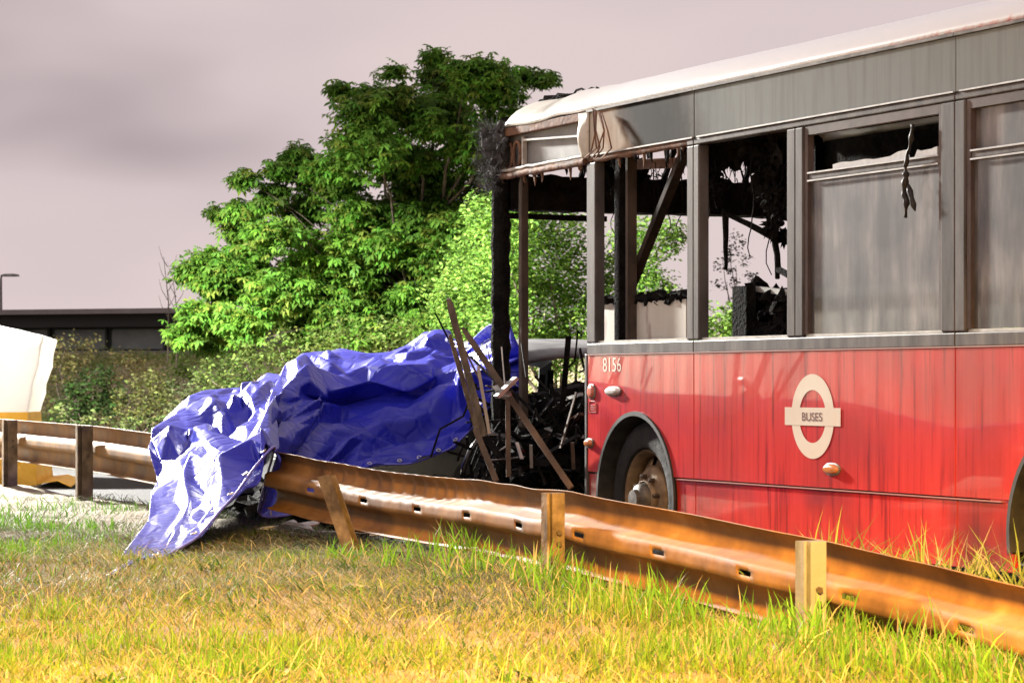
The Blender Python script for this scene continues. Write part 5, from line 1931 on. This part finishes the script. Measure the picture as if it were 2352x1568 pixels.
# thatch of short dead blades under it
X, Y = scatter(60000, 6.4, 12.5)
hay, sandy = masks(X, Y)
keep = (rng.random(len(X)) > hay * 0.6) & (rng.random(len(X)) > sandy * 0.8) & (pcoord(X, Y) > 1.42)
X, Y = X[keep], Y[keep]
tt = np.clip(np.where(rng.random((len(X), 1)) < 0.5, STRAW * 0.8, YEL * 0.8) * (1 + rng.normal(0, 0.25, (len(X), 1))), 0.01, 0.6)
push(*blades(X, Y, rng.uniform(0.03, 0.085, len(X)), rng.uniform(0.6, 1.45, len(X)), tt, 0.0022))
# trampled hay with a combed lie
X, Y = scatter(120000, 8.6, 19.0, 0.9)
hay, sandy = masks(X, Y)
keep = (rng.random(len(X)) < hay * 1.1) & (rng.random(len(X)) > sandy * 0.85) & (pcoord(X, Y) > 1.42)
X, Y = X[keep], Y[keep]
az = (vn(X * 0.9, Y * 0.9, 71) * 5.0 + rng.normal(0, 0.5, len(X)))
ch = sstep(0.45, 0.75, vn(X * 0.8, Y * 0.8, 72))[:, None]
tt = HAY * (1 - ch * 0.65) + ASH * ch * 0.65
gs = rng.random(len(X)) < 0.22
tt[gs] = GREEN * 0.9
tt = np.clip(tt * (1 + rng.normal(0, 0.3, (len(X), 1))), 0.008, 0.5)
push(*blades(X, Y, rng.uniform(0.06, 0.16, len(X)), rng.uniform(1.3, 1.75, len(X)), tt, 0.0025, az))
# green patch at far left and sparse straw on the sandy strip
X = rng.uniform(-4.2, -1.6, 26000); Y = rng.uniform(11, 17.5, 26000)
gm = sstep(0.45, 0.62, vn(X * 1.2 + 3, Y * 1.2, 81)) * sstep(-1.7, -2.4, X)
_, sandy = masks(X, Y)
keep = (rng.random(len(X)) < gm) & (rng.random(len(X)) > sandy * 0.85) & (pcoord(X, Y) > 1.9)
X, Y = X[keep], Y[keep]
tt = np.clip(GREEN * 1.1 * (1 + rng.normal(0, 0.25, (len(X), 1))), 0.01, 0.5)
push(*blades(X, Y, rng.uniform(0.04, 0.10, len(X)), np.abs(rng.normal(0.5, 0.3, len(X))), tt, 0.003))


def tuft_at(x, y, n_, rad, lmin, lmax, lean_=0.5, col=None, w_=0.0036):
    X = x + rng.normal(0, rad, n_); Y = y + rng.normal(0, rad, n_)
    c = GREEN * 1.15 if col is None else np.array(col)
    t_ = np.clip(c * (1 + rng.normal(0, 0.25, (n_, 1))), 0.01, 0.6)
    k = rng.random(n_) < 0.15
    t_[k] = STRAW
    push(*blades(X, Y, rng.uniform(lmin, lmax, n_), np.abs(rng.normal(lean_, 0.25, n_)), t_, w_))


# taller tufts along the barrier foot
for tpos in np.arange(7.0, 12.2, 0.19):
    c = rail_xy(tpos)
    k = RN * random.uniform(0.06, 0.42)
    tuft_at(c.x + k.x, c.y + k.y, random.randint(15, 60), 0.06, 0.06, 0.19)
for tpos in np.arange(9.2, 13.2, 0.12):                       # between barrier and road
    c = rail_xy(tpos) - RN * random.uniform(0.30, 0.85)
    tuft_at(c.x, c.y, 60, 0.08, 0.14, 0.40, 0.65, (0.17, 0.21, 0.05), 0.0045)
b = img(800, 1265, 12.4); tuft_at(b.x, b.y, 160, 0.08, 0.05, 0.15, 0.7)
b = img(1065, 1240, 12.2); tuft_at(b.x, b.y, 90, 0.05, 0.10, 0.24, 0.6)
for k in range(90):                                            # low broad-leaved weeds
    Xc, Yc = scatter(1, 6.8, 12.0, 0.2)
    if pcoord(Xc, Yc)[0] > 2.4:
        tuft_at(float(Xc[0]), float(Yc[0]), random.randint(10, 26), 0.035, 0.03, 0.07, 0.9, np.array((0.06, 0.13, 0.025)) * random.uniform(0.7, 1.3), 0.007)
X, Y = scatter(2600, 6.6, 13.5)                                # loose straw lying on top
keep = pcoord(X, Y) > 2.3
X, Y = X[keep], Y[keep]
push(*blades(X, Y, rng.uniform(0.08, 0.2, len(X)), rng.uniform(1.1, 1.5, len(X)), np.clip(STRAW * 1.1 * (1 + rng.normal(0, 0.25, (len(X), 1))), 0.02, 0.7), 0.0019))
grass = np_mesh('grass', np.concatenate(Vall), np.concatenate(Fall), BLADE, None, np.concatenate(Tall))
tag(grass, 'rough verge grass, green and straw coloured, trampled flat near the wreck', 'grass', kind='stuff')

# tall dead weeds in front of the rear wheel
for k in range(16):
    t_ = 11.05 + 0.055 * k + random.uniform(-0.05, 0.05)
    c = rail_xy(t_) - RN * random.uniform(0.35, 0.9)
    root = empty('dead_weed', (c.x, c.y, float(hz(c.x, c.y))))
    tag(root, 'dry straw coloured weed stalk standing in front of the rear wheel', 'weed', 'dead weeds by the rear wheel')
    h = random.uniform(0.45, 0.85)
    lx, ly = random.uniform(-0.12, 0.12), random.uniform(-0.1, 0.1)
    q = MB(); q.tube([(0, 0, -0.02), (lx * 0.3, ly * 0.3, h * 0.5), (lx, ly, h)], [0.004, 0.003, 0.0015], 5)
    q.build('stalk', mat('dead_stalk', (0.34, 0.25, 0.14), (0.48, 0.38, 0.24), scale=9, rough=0.8), root, smooth=True)
    for j in range(5):
        f = 0.55 + 0.09 * j
        a = random.uniform(0, 6.28)
        e = 0.05
        q = MB(); q.tube([(lx * f, ly * f, h * f), (lx * f + e * math.cos(a), ly * f + e * math.sin(a), h * f + 0.07)], [0.0025, 0.004], 4)
        q.build('seed_head', MATS['dead_stalk'], root, smooth=True)

# ================================================================= SMALL DEBRIS
def debris(name, label, cat, at, r_, m_, seed, rough=0.5, sub=3, group=None):
    q_ = MB()
    gz_ = float(hz(at.x, at.y))
    lump(q_, (0, 0, 0), r_, seed, rough, sub)
    o_ = q_.build(name, m_, None, angle=35)
    o_.location = (at.x, at.y, gz_ + r_[2] * 0.55)
    tag(o_, label, cat, group)
    return o_


PALE = mat('pale_melted_scrap', (0.50, 0.52, 0.48), (0.72, 0.73, 0.70), scale=12, rough=0.6, bump=0.4)
ASHM = mat('ash_grey', (0.16, 0.16, 0.16), (0.5, 0.5, 0.49), scale=14, rough=0.9, bump=0.6)


def gpt(x, y):
    D = (CAMZ - 0.33) * FPX / (y - HORY)
    return img(x, y, D)


debris('white_stone', 'smooth white stone on the grass left of the tarpaulin', 'stone', gpt(122, 1212), (0.05, 0.045, 0.032), mat('white_stone', (0.62, 0.60, 0.56), (0.72, 0.7, 0.66), scale=8, rough=0.7), 3, 0.15)
debris('melted_scrap', 'crumpled pale scrap under the left end of the twisted beam', 'scrap', gpt(668, 1212), (0.11, 0.05, 0.03), PALE, 5, 0.7)
debris('melted_scrap', 'flat whitish scrap just right of the leaning post', 'scrap', gpt(855, 1222), (0.13, 0.05, 0.022), PALE, 8, 0.4)
debris('melted_scrap', 'long thin grey scrap lying between the tarpaulin and leaning post', 'scrap', gpt(740, 1217), (0.22, 0.03, 0.015), ASHM, 9, 0.6)
for k, (x, y, s_, lab) in enumerate(((905, 1238, 0.07, 'grey ash lump at the foot of the leaning post'), (945, 1245, 0.06, 'grey ash lump second right of the leaning post'),
                                     (820, 1372, 0.03, 'left of three grey ash flakes in the mid grass'), (842, 1358, 0.028, 'topmost of three grey ash flakes in the mid grass'), (865, 1376, 0.03, 'right of three grey ash flakes in the mid grass'),
                                     (648, 1548, 0.02, 'tiny white flake in the grass at the lower edge'), (160, 1522, 0.022, 'small grey flake in the grass lower left'), (652, 1548, 0.0, ''), (285, 1300, 0.03, 'grey flake near the tip of the tarpaulin'),
                                     (1000, 1230, 0.06, 'grey ash lump below the beam right of the others'))):
    if s_ <= 0:
        continue
    debris('ash_lump', lab, 'ash', gpt(x, y), (s_ * 1.3, s_, s_ * 0.5), ASHM, 20 + k, 0.7, 2, 'ash lumps on the verge')
# charred litter under the beam where the fire burnt
q = MB()
for k in range(70):
    t_ = random.uniform(4.4, 7.8)
    c = rail_xy(t_) + RN * random.uniform(-0.9, 0.25)
    s_ = random.uniform(0.015, 0.05)
    lump(q, (c.x, c.y, float(hz(c.x, c.y)) + s_ * 0.3), (s_ * 1.5, s_, s_ * 0.6), k + 400, 0.7, 1)
o = q.build('charred_litter', CHAR)
tag(o, 'black charred fragments scattered under the twisted barrier beam', 'litter', kind='stuff')
